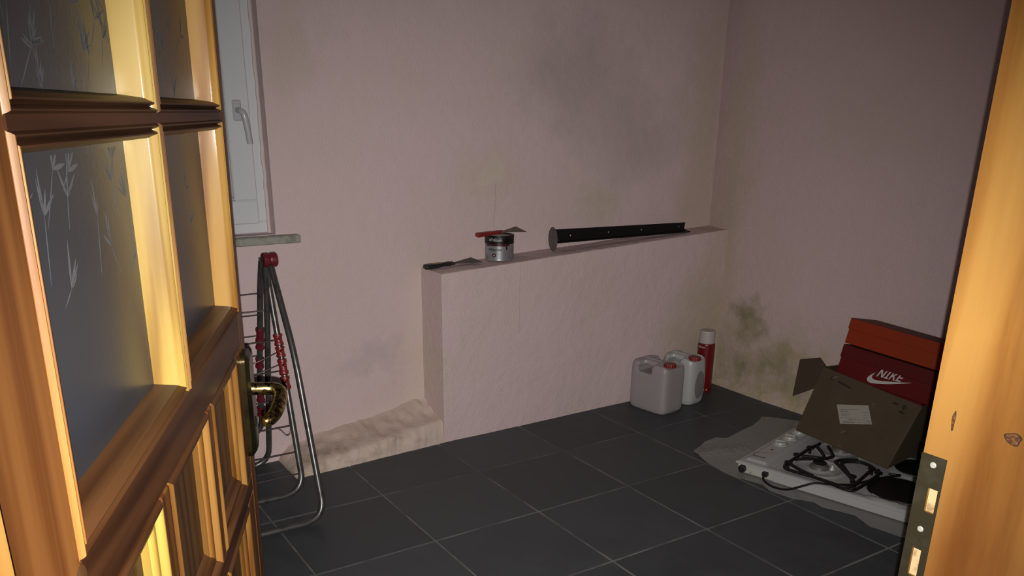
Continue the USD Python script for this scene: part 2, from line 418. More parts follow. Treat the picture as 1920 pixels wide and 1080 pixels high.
simple('blade_dark', (0.034, 0.030, 0.028), 0.5, metal=0.2, spot=(70.0, (0.07, 0.06, 0.056), 0.5, 0.66))
simple('blade_brown', (0.135, 0.10, 0.068), 0.5, metal=0.2, spot=(60.0, (0.085, 0.06, 0.04), 0.45, 0.6))
simple('tin', (0.30, 0.305, 0.32), 0.38, metal=0.55, spot=(45.0, (0.20, 0.195, 0.20), 0.55, 0.7))
simple('tin_rim', (0.10, 0.11, 0.105), 0.35, metal=0.6)
simple('black_band', (0.005, 0.005, 0.005), 0.4, specular_ior_level=0.3)
simple('maroon_paint', (0.055, 0.009, 0.014), 0.3)
simple('white_print', (0.40, 0.385, 0.365), 0.6)
simple('black_print', (0.016, 0.015, 0.015), 0.6)
simple('black_steel', (0.006, 0.006, 0.0055), 0.6, specular_ior_level=0.25)
simple('disc_steel', (0.105, 0.085, 0.083), 0.55, spot=(60.0, (0.06, 0.05, 0.05), 0.45, 0.6))
simple('clear_plastic', (0.40, 0.365, 0.37), 0.42, transmission_weight=0.30)
simple('white_plastic', (0.37, 0.375, 0.375), 0.38)
simple('label_grey', (0.185, 0.18, 0.18), 0.5)
simple('red_cap', (0.175, 0.012, 0.012), 0.4)
simple('red_can', (0.135, 0.006, 0.007), 0.32)
simple('white_cap', (0.40, 0.36, 0.345), 0.5)
simple('enamel', (0.33, 0.33, 0.33), 0.22)
simple('hob_steel', (0.36, 0.35, 0.315), 0.5, spot=(26.0, (0.13, 0.11, 0.07), 0.66, 0.72))
simple('knob_white', (0.33, 0.325, 0.31), 0.35)
simple('cast_iron', (0.005, 0.005, 0.005), 0.5, specular_ior_level=0.3)
simple('hotplate', (0.004, 0.004, 0.004), 0.5, specular_ior_level=0.3)
simple('chrome', (0.75, 0.75, 0.75), 0.12, metal=1.0)
simple('burner_grey', (0.085, 0.08, 0.075), 0.5)
simple('grey_print', (0.055, 0.055, 0.055), 0.5)
simple('cardboard', (0.056, 0.036, 0.018), 0.8, bump=(300, 0.1), spot=(8.0, (0.046, 0.029, 0.0140), 0.4, 0.65))
simple('cardboard_inner', (0.040, 0.026, 0.012), 0.85, bump=(300, 0.1))
simple('carton_print', (0.008, 0.006, 0.004), 0.7)
simple('paper', (0.27, 0.25, 0.215), 0.6)
simple('paper_print', (0.40, 0.375, 0.325), 0.7)
simple('paper_dark', (0.145, 0.135, 0.112), 0.7)
simple('box_red', (0.088, 0.0042, 0.0042), 0.55, specular_ior_level=0.2)
simple('box_lid_red', (0.074, 0.0046, 0.0054), 0.55, specular_ior_level=0.2)
simple('box_orange', (0.205, 0.0225, 0.0050), 0.55, specular_ior_level=0.2)
simple('box_lid_top', (0.115, 0.024, 0.015), 0.6, specular_ior_level=0.15)
mat('tape', {'t': ('transparent_bsdf', dict(color=(0.92, 0.9, 0.85))), 'g': ('glossy_bsdf', dict(color=(0.8, 0.8, 0.8), roughness=0.16)), 'm': ('mix_closure', dict(fac=0.10)),
             'tc': ('texture_coordinate', {}), 'nb': ('noise_texture', dict(scale=260.0, detail=2.0)), 'b': ('bump', dict(strength=0.5, distance=0.002))},
    [('t.BSDF', 'm.closure1'), ('g.BSDF', 'm.closure2'), ('tc.object', 'nb.vector'), ('nb.fac', 'b.height'), ('b.normal', 'g.normal')], surface='m.closure')
mat('bubble_wrap', {'t': ('transparent_bsdf', dict(color=(0.95, 0.95, 0.93))), 'p': ('principled_bsdf', dict(base_color=(0.44, 0.43, 0.42), roughness=0.10, specular_ior_level=0.8)), 'm': ('mix_closure', dict(fac=0.34)),
                    'tc': ('texture_coordinate', {}), 'nb': ('noise_texture', dict(scale=95.0, detail=3.0)), 'b': ('bump', dict(strength=0.25, distance=0.003))},
    [('t.BSDF', 'm.closure1'), ('p.BSDF', 'm.closure2'), ('tc.object', 'nb.vector'), ('nb.fac', 'b.height'), ('b.normal', 'p.normal')], surface='m.closure')

# ------------------------------------------------------------------ the setting: floor, walls, ceiling
S = 0.4
YW = 0.10                                             # face of the back wall above the ledge
FLOOR_Y0, FLOOR_Y1, FLOOR_X0, FLOOR_X1 = -2.62, 0.14, -1.36, 2.06
fl_p = UsdGeom.Xform.Define(stage, '/World/floor'); data(fl_p.GetPrim(), kind='structure', label='floor of dark grey square tiles with pale grout lines')
FLOOR = (fl_p.GetPath(), np.zeros(3))
obj('grout_bed', plain((-1.5, -3.8, -0.06), (2.3, 0.3, -0.0022)), 'grout', FLOOR, smooth=False)
rng = np.random.default_rng(5)
for j in range(-1, 7):
    for i in range(-4, 6):
        x0, x1 = max(i * S + 0.0034, FLOOR_X0), min((i + 1) * S - 0.0034, FLOOR_X1)
        y0, y1 = max(-(j + 1) * S + 0.0034, FLOOR_Y0), min(-j * S - 0.0034, FLOOR_Y1)
        if x1 - x0 < 0.03 or y1 - y0 < 0.03:
            continue
        dz = rng.uniform(-0.0006, 0.0)
        obj('tile', cbox((x0, y0, -0.02), (x1, y1, dz), 0.0016), 'tile', FLOOR, smooth=False)


def struct(name, mesh, m, label, smooth=30):
    return obj(name, mesh, m, None, smooth, label=label, kind='structure')


# back wall with the window opening
WX0, WX1, WZ0, WZ1 = -1.05, -0.150, 0.868, 2.02
H = 2.55


def wall_slab(x0, x1, z0, z1, hole=None):
    a = m3.Manifold.cube([x1 - x0, 0.22, z1 - z0]).translate([x0, YW, z0])
    if hole:
        hx0, hx1, hz0, hz1 = hole
        a = a - m3.Manifold.cube([hx1 - hx0, 1, hz1 - hz0]).translate([hx0, -0.4, hz0])
    return a


wb = V(wall_slab(-1.6, 2.3, -0.05, H, (WX0, WX1, WZ0, WZ1)))
wbp = struct('wall_back', wb, 'wall_pink', 'pink plaster wall with yellow and grey damp stains behind the ledge', False)


crk = np.array([(0.775 + 0.004 * math.sin(q * 5) + 0.0015 * math.sin(q * 23), YW - 0.0008, 1.01 - 0.17 * q) for q in np.linspace(0, 1, 30)])
obj('hairline_crack', tube(crk, 0.0011, 5), 'crack', wbp, 60)


# the knee wall: grid faces with an uneven, roller-textured surface and soft arrises
def front_y(x): return -0.0716 + (x - 0.428) * 0.011
def ledge_z(x): return 0.700 + (x - 0.44) * 0.0462


def knee():
    x0, x1 = 0.428, 2.03
    prof = [(1, 0.0)] + [(1, t) for t in np.linspace(0.04, 0.985, 40)] + [(1, 1.0)]
    # cross-section path: up the front, round the arris, back along the ledge top
    xs = np.linspace(x0, x1, 150); V_, path = [], []
    for t in np.linspace(0, 1, 46): path.append((0.0, t, 0))
    for k in range(1, 4): path.append((0.006 * (1 - math.cos(k / 4 * math.pi / 2)), 1.0, 0.006 * math.sin(k / 4 * math.pi / 2) - 0.006))
    for t in np.linspace(0.02, 1.0, 12): path.append((t, 1.0, 1))
    for x in xs:
        zt, yf = ledge_z(x), front_y(x)
        for p in path:
            if p[2] == 0: V_.append((x, yf, -0.03 + (zt - 0.006 + 0.03) * p[1]))
            elif p[2] == 1: V_.append((x, yf + 0.006 + (YW + 0.02 - yf - 0.006) * p[0], zt))
            else: V_.append((x, yf + p[0], zt + p[2]))
    V_ = np.array(V_); m = len(path); n = len(xs)
    d = (meshkit.fbm(V_ * 55, 3, 3) - 0.5) * 0.0030 + (meshkit.fbm(V_ * 6, 2, 8) - 0.5) * 0.006
    top = np.tile(np.array([p[2] == 1 for p in path]), n)
    V_[:, 1] -= np.where(top, 0, d); V_[:, 2] += np.where(top, d * 1.4 + (meshkit.fbm(V_ * 130, 2, 5) - 0.5) * 0.003, 0)
    f = []
    for i in range(n - 1):
        for k in range(m - 1):
            a, b, c, e = i * m + k, (i + 1) * m + k, (i + 1) * m + k + 1, i * m + k + 1
            f += [[a, b, c], [a, c, e]]
    # left end face
    base = len(V_); col = V_[:m]; ey = np.linspace(0, 1, 10); E = []
    for k in range(m):
        for t in ey: E.append((x0, col[k, 1] + (YW + 0.02 - col[k, 1]) * t, col[k, 2]))
    E = np.array(E); E[:, 0] += (meshkit.fbm(E * 45, 3, 4) - 0.5) * 0.003 * (np.tile(ey, m) > 0.05)
    q = len(ey)
    for k in range(m - 1):
        for t in range(q - 1):
            a, b, c, e = base + k * q + t, base + (k + 1) * q + t, base + (k + 1) * q + t + 1, base + k * q + t + 1
            f += [[a, b, c], [a, c, e]]
    t = trimesh.Trimesh(np.vstack([V_, E]), np.array(f), process=False)
    return t


kw_ = struct('trim_1', knee(), 'wall_pink', 'low plastered knee wall with a narrow ledge on top', 40)
crk = np.array([(0.795 + 0.0012 * math.sin(q * 9) + 0.0008 * math.sin(q * 31), front_y(0.795) - 0.0012, 0.712 - 0.30 * q) for q in np.linspace(0, 1, 40)])
obj('hairline_crack', tube(crk, 0.0007, 5), 'crack', kw_, 60)


# rough mortar skirting at the foot of the recessed wall
def mortar():
    xs = np.linspace(-0.215, 0.432, 90); path = []
    for x in xs:
        u = (x + 0.215) / 0.647
        tap = min(1.0, (x + 0.215) / 0.05) ** 0.5
        top = (0.050 + 0.105 * u + 0.030 * (float(meshkit.fbm(np.array([[x * 16, 0, 0]]), 3, 9)[0]) - 0.5)) * tap
        shelf = (0.018 + 0.070 * u) * tap
        yb = -0.108 + 0.036 * u
        prof = [(yb, -0.02), (yb, 0.004), (yb + 0.004, shelf * 0.5), (yb + 0.012, shelf), (yb + 0.03, shelf + 0.010)]
        for t in np.linspace(0.1, 1, 10): prof.append((yb + 0.03 + (YW + 0.004 - yb - 0.03) * t ** 0.8, shelf + 0.010 * (1 - t) + (top - shelf) * t ** 1.3))
        path.append([(x, y, z) for y, z in prof])
    P = np.array(path); n, m = P.shape[:2]
    vv = P.reshape(-1, 3); dn = (meshkit.fbm(vv * 28, 4, 2) - 0.5)
    w = np.tile(np.concatenate([[0, 0.3], np.ones(m - 3), [0.0]]), n)
    vv = vv + np.column_stack([dn * 0.006, -dn * 0.024, dn * 0.022]) * w[:, None]
    f = []
    for i in range(n - 1):
        for k in range(m - 1):
            a, b, c, e = i * m + k, (i + 1) * m + k, (i + 1) * m + k + 1, i * m + k + 1
            f += [[a, b, c], [a, c, e]]
    # end towards the drying rack
    base = len(vv); vv = np.vstack([vv, [[-0.215, YW + 0.004, -0.02]]])
    for k in range(m - 1): f.append([base, k, k + 1])
    return trimesh.Trimesh(vv, np.array(f), process=False)


struct('baseboard_back', mortar(), 'mortar', 'crumbling rough mortar skirting at the foot of the pink wall', 45)

# right wall: old plaster, not quite straight in plan
RW = [(2.040, 0.13), (2.006, -0.055), (2.004, -0.40), (2.022, -0.75), (2.055, -1.4), (2.10, -2.66)]


def plan_wall(pts, thick, z0, z1, sgn=1):
    p = smooth_path(np.column_stack([pts, np.zeros(len(pts))]), 10)[:, :2]; q = p + [sgn * thick, 0]
    poly = Polygon(np.vstack([p, q[::-1]]))
    m = extrude(poly, z1 - z0); m.apply_translation([0, 0, z0]); return m


struct('wall_right', plan_wall(RW, 0.2, -0.05, H), 'wall_pink_side', 'dim pink plaster wall with greenish mould low down on the right', False)


def right_skirt():
    xs = []
    for a, b in zip(RW[1:-1], RW[2:]):
        for t in np.linspace(0, 1, 26)[:-1]: xs.append((a[0] + (b[0] - a[0]) * t, a[1] + (b[1] - a[1]) * t))
    vv, prof = [], [(-0.020, -0.012), (-0.019, 0.006), (-0.014, 0.020), (-0.004, 0.034), (0.006, 0.040)]
    for x, y in xs:
        for dx, z in prof: vv.append((x + dx, y, z))
    vv = np.array(vv); m = len(prof); dn = meshkit.fbm(vv * 30, 3, 6) - 0.5
    vv = vv + np.column_stack([-dn * 0.007, dn * 0, dn * 0.012 * (vv[:, 2] > 0)])
    f = []
    for i in range(len(xs) - 1):
        for k in range(m - 1):
            a, b, c, e = i * m + k, (i + 1) * m + k, (i + 1) * m + k + 1, i * m + k + 1
            f += [[a, b, c], [a, c, e]]
    return trimesh.Trimesh(vv, np.array(f), process=False)


struct('baseboard_right', right_skirt(), 'wall_pink_side', 'thin mortar fillet between right wall and floor', 45)
struct('wall_left', plain((-1.56, -2.62, -0.05), (-1.36, 0.2, H)), 'wall_pink_side', 'left wall of the room, hidden behind the open door', False)
struct('ceiling', plain((-1.56, -2.75, H), (2.3, 0.3, H + 0.12)), 'ceiling_paint', 'ceiling of the small room', False)
# the wall of the doorway; the camera looks in from the corridor
DX0, DX1, DZ = -1.104, -0.315, 2.0
wf = m3.Manifold.cube([3.9, 0.13, H + 0.05]).translate([-1.56, -2.64, -0.05]) - m3.Manifold.cube([DX1 - DX0 + 0.09, 1, DZ + 0.1]).translate([DX0 - 0.045, -3.1, -0.05])
struct('wall_front', wf, 'wall_plain', 'wall around the doorway', False)

# ------------------------------------------------------------------ window
t = UsdGeom.Xform.Define(stage, '/World/window_1'); data(t.GetPrim(), kind='structure', label='white plastic window half hidden by the open door')
W = (t.GetPath(), np.zeros(3)); YF = YW + 0.062


def hollow(x0, x1, z0, z1, w, y0, y1, c=0.003):
    return [cbox((x0, y0, z0), (x1, y1, z0 + w), c), cbox((x0, y0, z1 - w), (x1, y1, z1), c), cbox((x0, y0, z0 + w), (x0 + w, y1, z1 - w), c), cbox((x1 - w, y0, z0 + w), (x1, y1, z1 - w), c)]


obj('window_frame', cat_mesh(*hollow(WX0, WX1, WZ0, WZ1, 0.040, YF, YF + 0.06)), 'pvc', W)
SX0, SX1, SZ0, SZ1 = WX0 + 0.036, WX1 - 0.037, WZ0 + 0.034, WZ1 - 0.034
sash = obj('window_sash', cat_mesh(*hollow(SX0, SX1, SZ0, SZ1, 0.082, YF - 0.007, YF + 0.05, 0.004)), 'pvc', W)
obj('glazing_gasket', cat_mesh(*hollow(SX0 + 0.080, SX1 - 0.080, SZ0 + 0.080, SZ1 - 0.080, 0.014, YF - 0.002, YF + 0.04, 0.004)), 'pvc_handle', W)
obj('window_pane', plain((SX0 + 0.085, YF + 0.02, SZ0 + 0.085), (SX1 - 0.085, YF + 0.026, SZ1 - 0.085)), 'pane', W, False)
hx, hz, hy = -0.232, 1.285, YF - 0.007
obj('handle_rose', cbox((hx - 0.015, hy - 0.009, hz - 0.034), (hx + 0.015, hy, hz + 0.034), 0.004), 'pvc_handle', W)
hp = smooth_path([(hx, hy - 0.006, hz), (hx, hy - 0.034, hz), (hx + 0.010, hy - 0.046, hz - 0.012), (hx + 0.017, hy - 0.046, hz - 0.05), (hx + 0.024, hy - 0.042, hz - 0.108)], 6)
obj('window_handle', tube(hp, np.interp(np.arange(len(hp)), [0, 6, 12, len(hp) - 1], [0.009, 0.009, 0.0115, 0.0105]), 12), 'pvc_handle', W, label='white tilt handle pointing down')
sill = cat_mesh(cbox((-1.12, 0.060, 0.838), (-0.072, YF + 0.002, 0.866), 0.003))
struct('trim_2', sill, 'sill_stone', 'grey stone window sill slab with a ragged mortar edge')
# ragged sealant at the right of the frame
sp_ = smooth_path([(WX1 - 0.003, YF - 0.003, z) for z in np.linspace(WZ0, WZ1, 60)], 1)
sp_[:, 0] += (meshkit.noise(sp_ * 30, 3) - 0.5) * 0.007
obj('sealant', tube(sp_, 0.006 + 0.004 * meshkit.noise(sp_ * 22, 4), 6), 'wall_plain', W)

# ------------------------------------------------------------------ open door (local: x along the leaf from the hinge, y into the leaf, z up)
HN = np.array([-1.11996, -2.49939, 0.0])
dd = np.array([0.39994, 0.91654, 0.0])
nn = np.array([dd[1], -dd[0], 0.0]); LEAN = 0.0140
zz = np.array([0, 0, 1.0]) + LEAN * nn; zz /= np.linalg.norm(zz)
MD = frame_matrix(HN - nn * LEAN * 0.80, dd, np.cross(zz, dd), zz)
x = UsdGeom.Xform.Define(stage, '/World/door_1'); x.AddTransformOp().Set(MD)
data(x.GetPrim(), kind='structure', label='open varnished pine door with frosted leaf-etched panes and moulded panels')
D = (x.GetPath(), np.zeros(3))
TH, DW, DZ0, DZ1 = 0.040, 0.826, 0.012, 1.985          # leaf


def dbox(s0, s1, z0, z1, n0=0.0, n1=-TH, c=0.002):      # n is measured out of the visible face
    return cbox((s0, -n0, z0), (s1, -n1, z1), c)


GL0, GL1, GR0, GR1 = 0.128, 0.426, 0.463, 0.772         # glass columns (opening edges)
PA = [(0.122, 0.303), (0.337, 0.522), (0.552, 0.735)]   # panel columns (outer edge of moulding)
MU0, MU1 = 1.2605, 1.2975
glass_rows = [(1.030, MU0), (MU1, 1.527), (1.564, 1.86)]
panel_rows = [(0.791, 0.978), (0.576, 0.763), (0.361, 0.548), (0.146, 0.333)]
obj('stile', dbox(0, 0.1125, DZ0, DZ1), 'pine_frame_shade', D)
obj('stile', dbox(0.7870, DW, DZ0, DZ1), 'pine_frame_shade', D)
obj('rail', dbox(0.1125, 0.7870, 0.9795, 1.0275), 'pine_frame_across_shade', D, label='lock rail between panes and panels')
obj('rail', dbox(0.1125, 0.7870, 1.862, DZ1), 'pine_frame_across_shade', D)
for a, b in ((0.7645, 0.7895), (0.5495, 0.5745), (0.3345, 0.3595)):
    obj('rail', dbox(0.1125, 0.7870, a, b), 'pine_frame_across_shade', D)
obj('rail', dbox(0.1125, 0.7870, DZ0, 0.1445), 'pine_frame_across_shade', D)
for a, b in glass_rows:
    obj('mullion', dbox(0.4412, 0.4478, a - 0.0015, b + 0.0015), 'pine_frame_shade', D)
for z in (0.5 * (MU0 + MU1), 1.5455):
    obj('muntin', dbox(0.1125, 0.7870, z - 0.0062, z + 0.0062), 'pine_frame_across_shade', D)
for a, b in panel_rows:
    for s0, s1 in ((0.3045, 0.3355), (0.5235, 0.5505)):
        obj('panel_mullion', dbox(s0, s1, a - 0.0005, b + 0.0005), 'pine_frame_shade', D)
    obj('stile_face', dbox(0.1125, 0.1215, a - 0.0005, b + 0.0005), 'pine_frame_shade', D)
    obj('stile_face', dbox(0.7365, 0.7870, a - 0.0005, b + 0.0005), 'pine_frame_shade', D)


def mould(s0, s1, z0, z1, prof):
    """Four mitred moulding pieces inside the rectangle. prof: (distance in, height) pairs, outer edge first; closed by a flat back."""
    back = -TH + 0.004
    pr = [(prof[0][0], back)] + list(prof) + [(prof[-1][0], back)]
    pr = np.array(pr)
    cs = [(s0, z0, 1, 1), (s1, z0, -1, 1), (s1, z1, -1, -1), (s0, z1, 1, -1)]
    out = []
    for i in range(4):
        rings = []
        for c in (cs[i], cs[(i + 1) % 4]):
            rings.append(np.array([(c[0] + c[2] * t, -h, c[1] + c[3] * t) for t, h in pr]))
        m = loft(rings); 
        if m.volume < 0: m.invert()
        out.append(m)
    return out


def arc_ridge(t0, t1, h0, hh, n=5):
    return [(t0 + (t1 - t0) * k / n, h0 + hh * math.sin(math.pi * k / n)) for k in range(n + 1)]


# bead round a pane: two small ridges, then a deep flank down to the glass (recessed 25 mm)
GPROF = [(0.0, -0.0005)] + arc_ridge(0.0004, 0.0052, -0.0012, 0.0042) + [(0.0055, -0.0034)] + arc_ridge(0.0060, 0.0112, -0.0026, 0.0050) + [(0.0122, -0.0040), (0.0128, -0.0060), (0.0150, -0.0255)]
PPROF = [(0.0, -0.0004)] + arc_ridge(0.0008, 0.008, -0.0002, 0.0024, 4) + [(0.0085, -0.0020), (0.010, -0.0046)] + arc_ridge(0.0105, 0.0215, -0.0062, 0.0024, 5)[1:] + [(0.0225, -0.0085), (0.0245, -0.0090), (0.034, -0.0132)]


def leaf(cx, cz, ang, ln, w):
    t = np.linspace(0, 1, 8); hw = w * np.sin(np.pi * t ** 0.8)
    p = np.vstack([np.column_stack([t * ln, hw]), np.column_stack([t[::-1] * ln, -hw[::-1]])[1:-1]])
    c, s = math.cos(ang), math.sin(ang)
    return Polygon([(cx + c * a - s * b, cz + s * a + c * b) for a, b in p]).buffer(0)


lr = np.random.default_rng(11)


def etched_leaves(s0, s1, z0, z1, dens):
    polys = []
    area = sbox(s0, z0, s1, z1)
    n = int(dens * (s1 - s0) * (z1 - z0) * 1600)
    for _ in range(n):
        bx, bz = lr.uniform(s0, s1), lr.uniform(z0, z1)
        ba = lr.uniform(0.6, 2.6)
        for k in range(int(lr.integers(3, 6))):                    # a spray of narrow leaves on a twig
            polys.append(leaf(bx, bz, ba + lr.uniform(-0.9, 0.9), lr.uniform(0.016, 0.034), lr.uniform(0.0010, 0.0019)))
        a2 = ba + math.pi + lr.uniform(-0.3, 0.3); ln = lr.uniform(0.02, 0.05)
        polys.append(leaf(bx, bz, a2, ln, 0.0007))
    ms = []
    for p in polys:
        p = p.intersection(area)
        for g in getattr(p, 'geoms', [p]):
            if g.geom_type == 'Polygon' and g.area > 2e-6:
                ms.append(extrude(g, 0.00004))
    m = trimesh.util.concatenate(ms)
    # polygon (s, z) lies in the glass plane; thickness goes out of the visible face
    return xf(m, (0, 0.02548, 0), (1, 0, 0), (0, 0, 1), (0, -1, 0))


for r, (z0, z1) in enumerate(glass_rows):
    for c, (s0, s1) in enumerate(((GL0, GL1), (GR0, GR1))):
        g = obj('frosted_pane', plain((s0 - 0.004, 0.0255, z0 - 0.004), (s1 + 0.004, 0.0300, z1 + 0.004)), 'frosted_glass', D, False)
        if r < 2:
            lo = z0 if r else z0 + 0.125
            obj('etched_leaf_pattern', etched_leaves(s0 + 0.004, s1 - 0.004, lo, z1 - 0.004, (0.55 if r else 0.40) * (1.0 if c == 0 else 0.25)), 'etched', (g[0], np.zeros(3)), False, kind='stuff')
        for k, m in enumerate(mould(s0 - 0.0150, s1 + 0.0150, z0 - 0.0150 + (0.0115 if r == 0 else 0.0), z1 + 0.0150, GPROF) if False else mould(s0 - 0.0150, s1 + 0.0150, z0 - (0.0150 if r else 0.0035), z1 + (0.0150 if r < 2 else 0.0035), GPROF)):
            obj('glazing_bead', m, 'pine_across_shade' if k % 2 == 0 else ('pine_up' if k == 3 else 'pine_lit' if c == 0 else 'pine_bead_lit'), D, 50)
for r, (z0, z1) in enumerate(panel_rows):
    for c, (s0, s1) in enumerate(PA):
        obj('panel', dbox(s0 + 0.030, s1 - 0.030, z0 + 0.030, z1 - 0.030, -0.0125, -0.030, 0.001), 'pine_panel', D)
        for k, m in enumerate(mould(s0, s1, z0, z1, PPROF)):
            obj('panel_moulding', m, 'pine_across_shade' if k % 2 == 0 else ('pine_lit' if c == 0 else 'pine_up'), D, 50)  # lit and shaded copies of one pine, by side and column
# dowel plug and resin line at the joint of hinge stile and lock rail
obj('dowel_plug', xf(lathe([(0.0, 0.0), (0.0085, 0.0), (0.0095, 0.0008), (0.0, 0.0008)], 20), (0.108, 0.0, 1.0165), (1, 0, 0), (0, 0, 1), (0, -1, 0)), 'pine_panel', D)

# lever handle on its long plate
PZ0, PZ1, PS = 0.820, 0.972, 0.794
plate = extrude(rrect(0.048, PZ1 - PZ0, 0.012, PS, (PZ0 + PZ1) / 2), 0.006)
plate2 = extrude(rrect(0.036, PZ1 - PZ0 - 0.014, 0.010, PS, (PZ0 + PZ1) / 2), 0.011)
plate = xf(cat_mesh(m3.Manifold.batch_hull([mani(plate), mani(plate2)])), (0, 0, 0), (1, 0, 0), (0, 0, 1), (0, -1, 0))
hpz = obj('handle_plate', plate, 'brass', D, 40, label='long brass handle plate')
lz = 0.917
obj('lever', tube(smooth_path([(PS, -0.006, lz), (PS, -0.026, lz), (PS, -0.040, lz - 0.001), (PS - 0.008, -0.049, lz - 0.004), (PS - 0.030, -0.0495, lz - 0.010), (PS - 0.060, -0.046, lz - 0.016), (PS - 0.078, -0.040, lz - 0.019), (PS - 0.084, -0.033, lz - 0.020)], 5),
    np.interp(np.arange(36), [0, 8, 14, 22, 30, 35], [0.0092, 0.0092, 0.0095, 0.0098, 0.0090, 0.0065]), 16), 'brass_worn', hpz, 60, label='worn gilt door lever')
obj('keyhole_cover', xf(lathe([(0, 0), (0.007, 0), (0.008, 0.001), (0.006, 0.0015), (0, 0.0015)], 16), (PS, -0.011, 0.868), (1, 0, 0), (0, 0, 1), (0, -1, 0)), 'brass_dark', hpz)
for z in (PZ0 + 0.010, PZ1 - 0.010):
    obj('plate_screw', xf(lathe([(0, 0), (0.003, 0), (0.0022, 0.0012), (0, 0.0014)], 10), (PS, -0.0085, z), (1, 0, 0), (0, 0, 1), (0, -1, 0)), 'screw_metal', hpz)

# ------------------------------------------------------------------ door frame: two jambs, one with the strike plate
x = UsdGeom.Xform.Define(stage, '/World/trim_3'); data(x.GetPrim(), kind='structure', label='varnished pine door jamb with a dark metal strike plate')
J = (x.GetPath(), np.zeros(3))
JX, JY0, JY1 = -0.315, -2.715, -2.485
PZ_0, PZ_1 = 0.795, 0.967
jam = m3.Manifold.cube([0.040, JY1 - JY0, DZ]).translate([JX, JY0, 0])
holes = [(0.905, 0.932, -2.5075, -2.4965), (0.829, 0.862, -2.5030, -2.4925)]
for z0, z1, y0, y1 in holes:
    jam = jam - m3.Manifold.cube([0.012, y1 - y0, z1 - z0]).translate([JX - 0.001, y0, z0])
jam = jam - m3.Manifold.cube([0.0016, 0.0255, PZ_1 - PZ_0]).translate([JX - 0.0001, JY1 - 0.0255, PZ_0])
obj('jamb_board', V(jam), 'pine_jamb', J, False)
pl = m3.Manifold.cube([0.0016, 0.0252, PZ_1 - PZ_0 - 0.0006]).translate([JX - 0.0002, JY1 - 0.0252, PZ_0 + 0.0003])
for z0, z1, y0, y1 in holes:
    pl = pl - m3.Manifold.cube([0.05, y1 - y0, z1 - z0]).translate([JX - 0.02, y0, z0])
# rounded lip that wraps the arris
pl = pl + m3.Manifold.cube([0.016, 0.0016, PZ_1 - PZ_0 - 0.0006]).translate([JX - 0.0002, JY1 - 0.0002, PZ_0 + 0.0003])
sp_p = obj('strike_plate', V(pl), 'brass_dark', J, False, label='dark metal strike plate with two cut-outs')
for z0, z1, y0, y1 in holes:
    obj('raw_wood_recess', plain((JX + 0.0036, y0 + 0.0003, z0 + 0.0003), (JX + 0.0040, y1 - 0.0003, z1 - 0.0003)), 'raw_wood', J, False, label='bare wood in the lock cut-out')
for z in (0.957, 0.885, 0.808):
    obj('plate_screw', xf(lathe([(0, 0), (0.0034, 0), (0.0026, 0.0010), (0, 0.0012)], 14), (JX - 0.0003, JY1 - 0.0125, z), (0, 1, 0), (0, 0, -1), (-1, 0, 0)), 'screw_metal', (sp_p[0], np.zeros(3)))


def knot(y, z, ry, rz):
    a = np.arange(20) / 20 * 2 * np.pi
    r = 1 + 0.12 * np.sin(a * 3 + 1) + 0.06 * np.sin(a * 5)
    outer = Polygon(np.column_stack([y + ry * 1.2 * r * np.cos(a), z + rz * 1.15 * r * np.sin(a)]))
    inner = Polygon(np.column_stack([y + ry * r * np.cos(a), z + rz * r * np.sin(a)]))
    k = obj('knot', xf(extrude(inner, 0.0005), (JX, 0, 0), (0, 1, 0), (0, 0, 1), (-1, 0, 0)), 'knot', J, False, label='dark knot in the pine board')
    obj('knot_rim', xf(extrude(outer.difference(inner), 0.0004), (JX, 0, 0), (0, 1, 0), (0, 0, 1), (-1, 0, 0)), 'knot_rim', (k[0], np.zeros(3)), False)


knot(-2.5660, 1.0085, 0.0065, 0.0052)
knot(-2.5085, 1.0085, 0.0014, 0.0090)
x = UsdGeom.Xform.Define(stage, '/World/trim_4'); data(x.GetPrim(), kind='structure', label='varnished pine door jamb on the hinge side')
J2 = (x.GetPath(), np.zeros(3))
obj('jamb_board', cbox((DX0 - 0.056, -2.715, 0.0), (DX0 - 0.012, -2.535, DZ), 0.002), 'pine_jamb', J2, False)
st_ = extrude(Polygon([(-1.125, -2.600), (-1.1160, -2.600), (-1.1041, -2.548), (-1.1041, -2.540), (-1.125, -2.540)]), DZ)
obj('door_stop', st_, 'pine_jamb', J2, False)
obj('hinge', cat_mesh(lathe([(0, 0), (0.006, 0), (0.006, 0.09), (0, 0.09)], 12, (-1.134, -2.512, 0.25)), lathe([(0, 0), (0.006, 0), (0.006, 0.09), (0, 0.09)], 12, (-1.134, -2.512, 1.55))), 'brass', J2)
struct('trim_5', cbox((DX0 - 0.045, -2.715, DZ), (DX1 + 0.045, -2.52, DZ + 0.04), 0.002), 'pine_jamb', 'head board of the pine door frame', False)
#@@OBJECTS@@
# ------------------------------------------------------------------ folded drying rack behind the door
XR = -0.25
t = thing('drying_rack', 'folded grey metal clothes drying rack with red joints leaning by the window wall', 'drying rack', (XR, -0.2, 0.0))
RL = 0.86                                               # length along the wall, away from us and hidden by the door
r_t = 0.0108


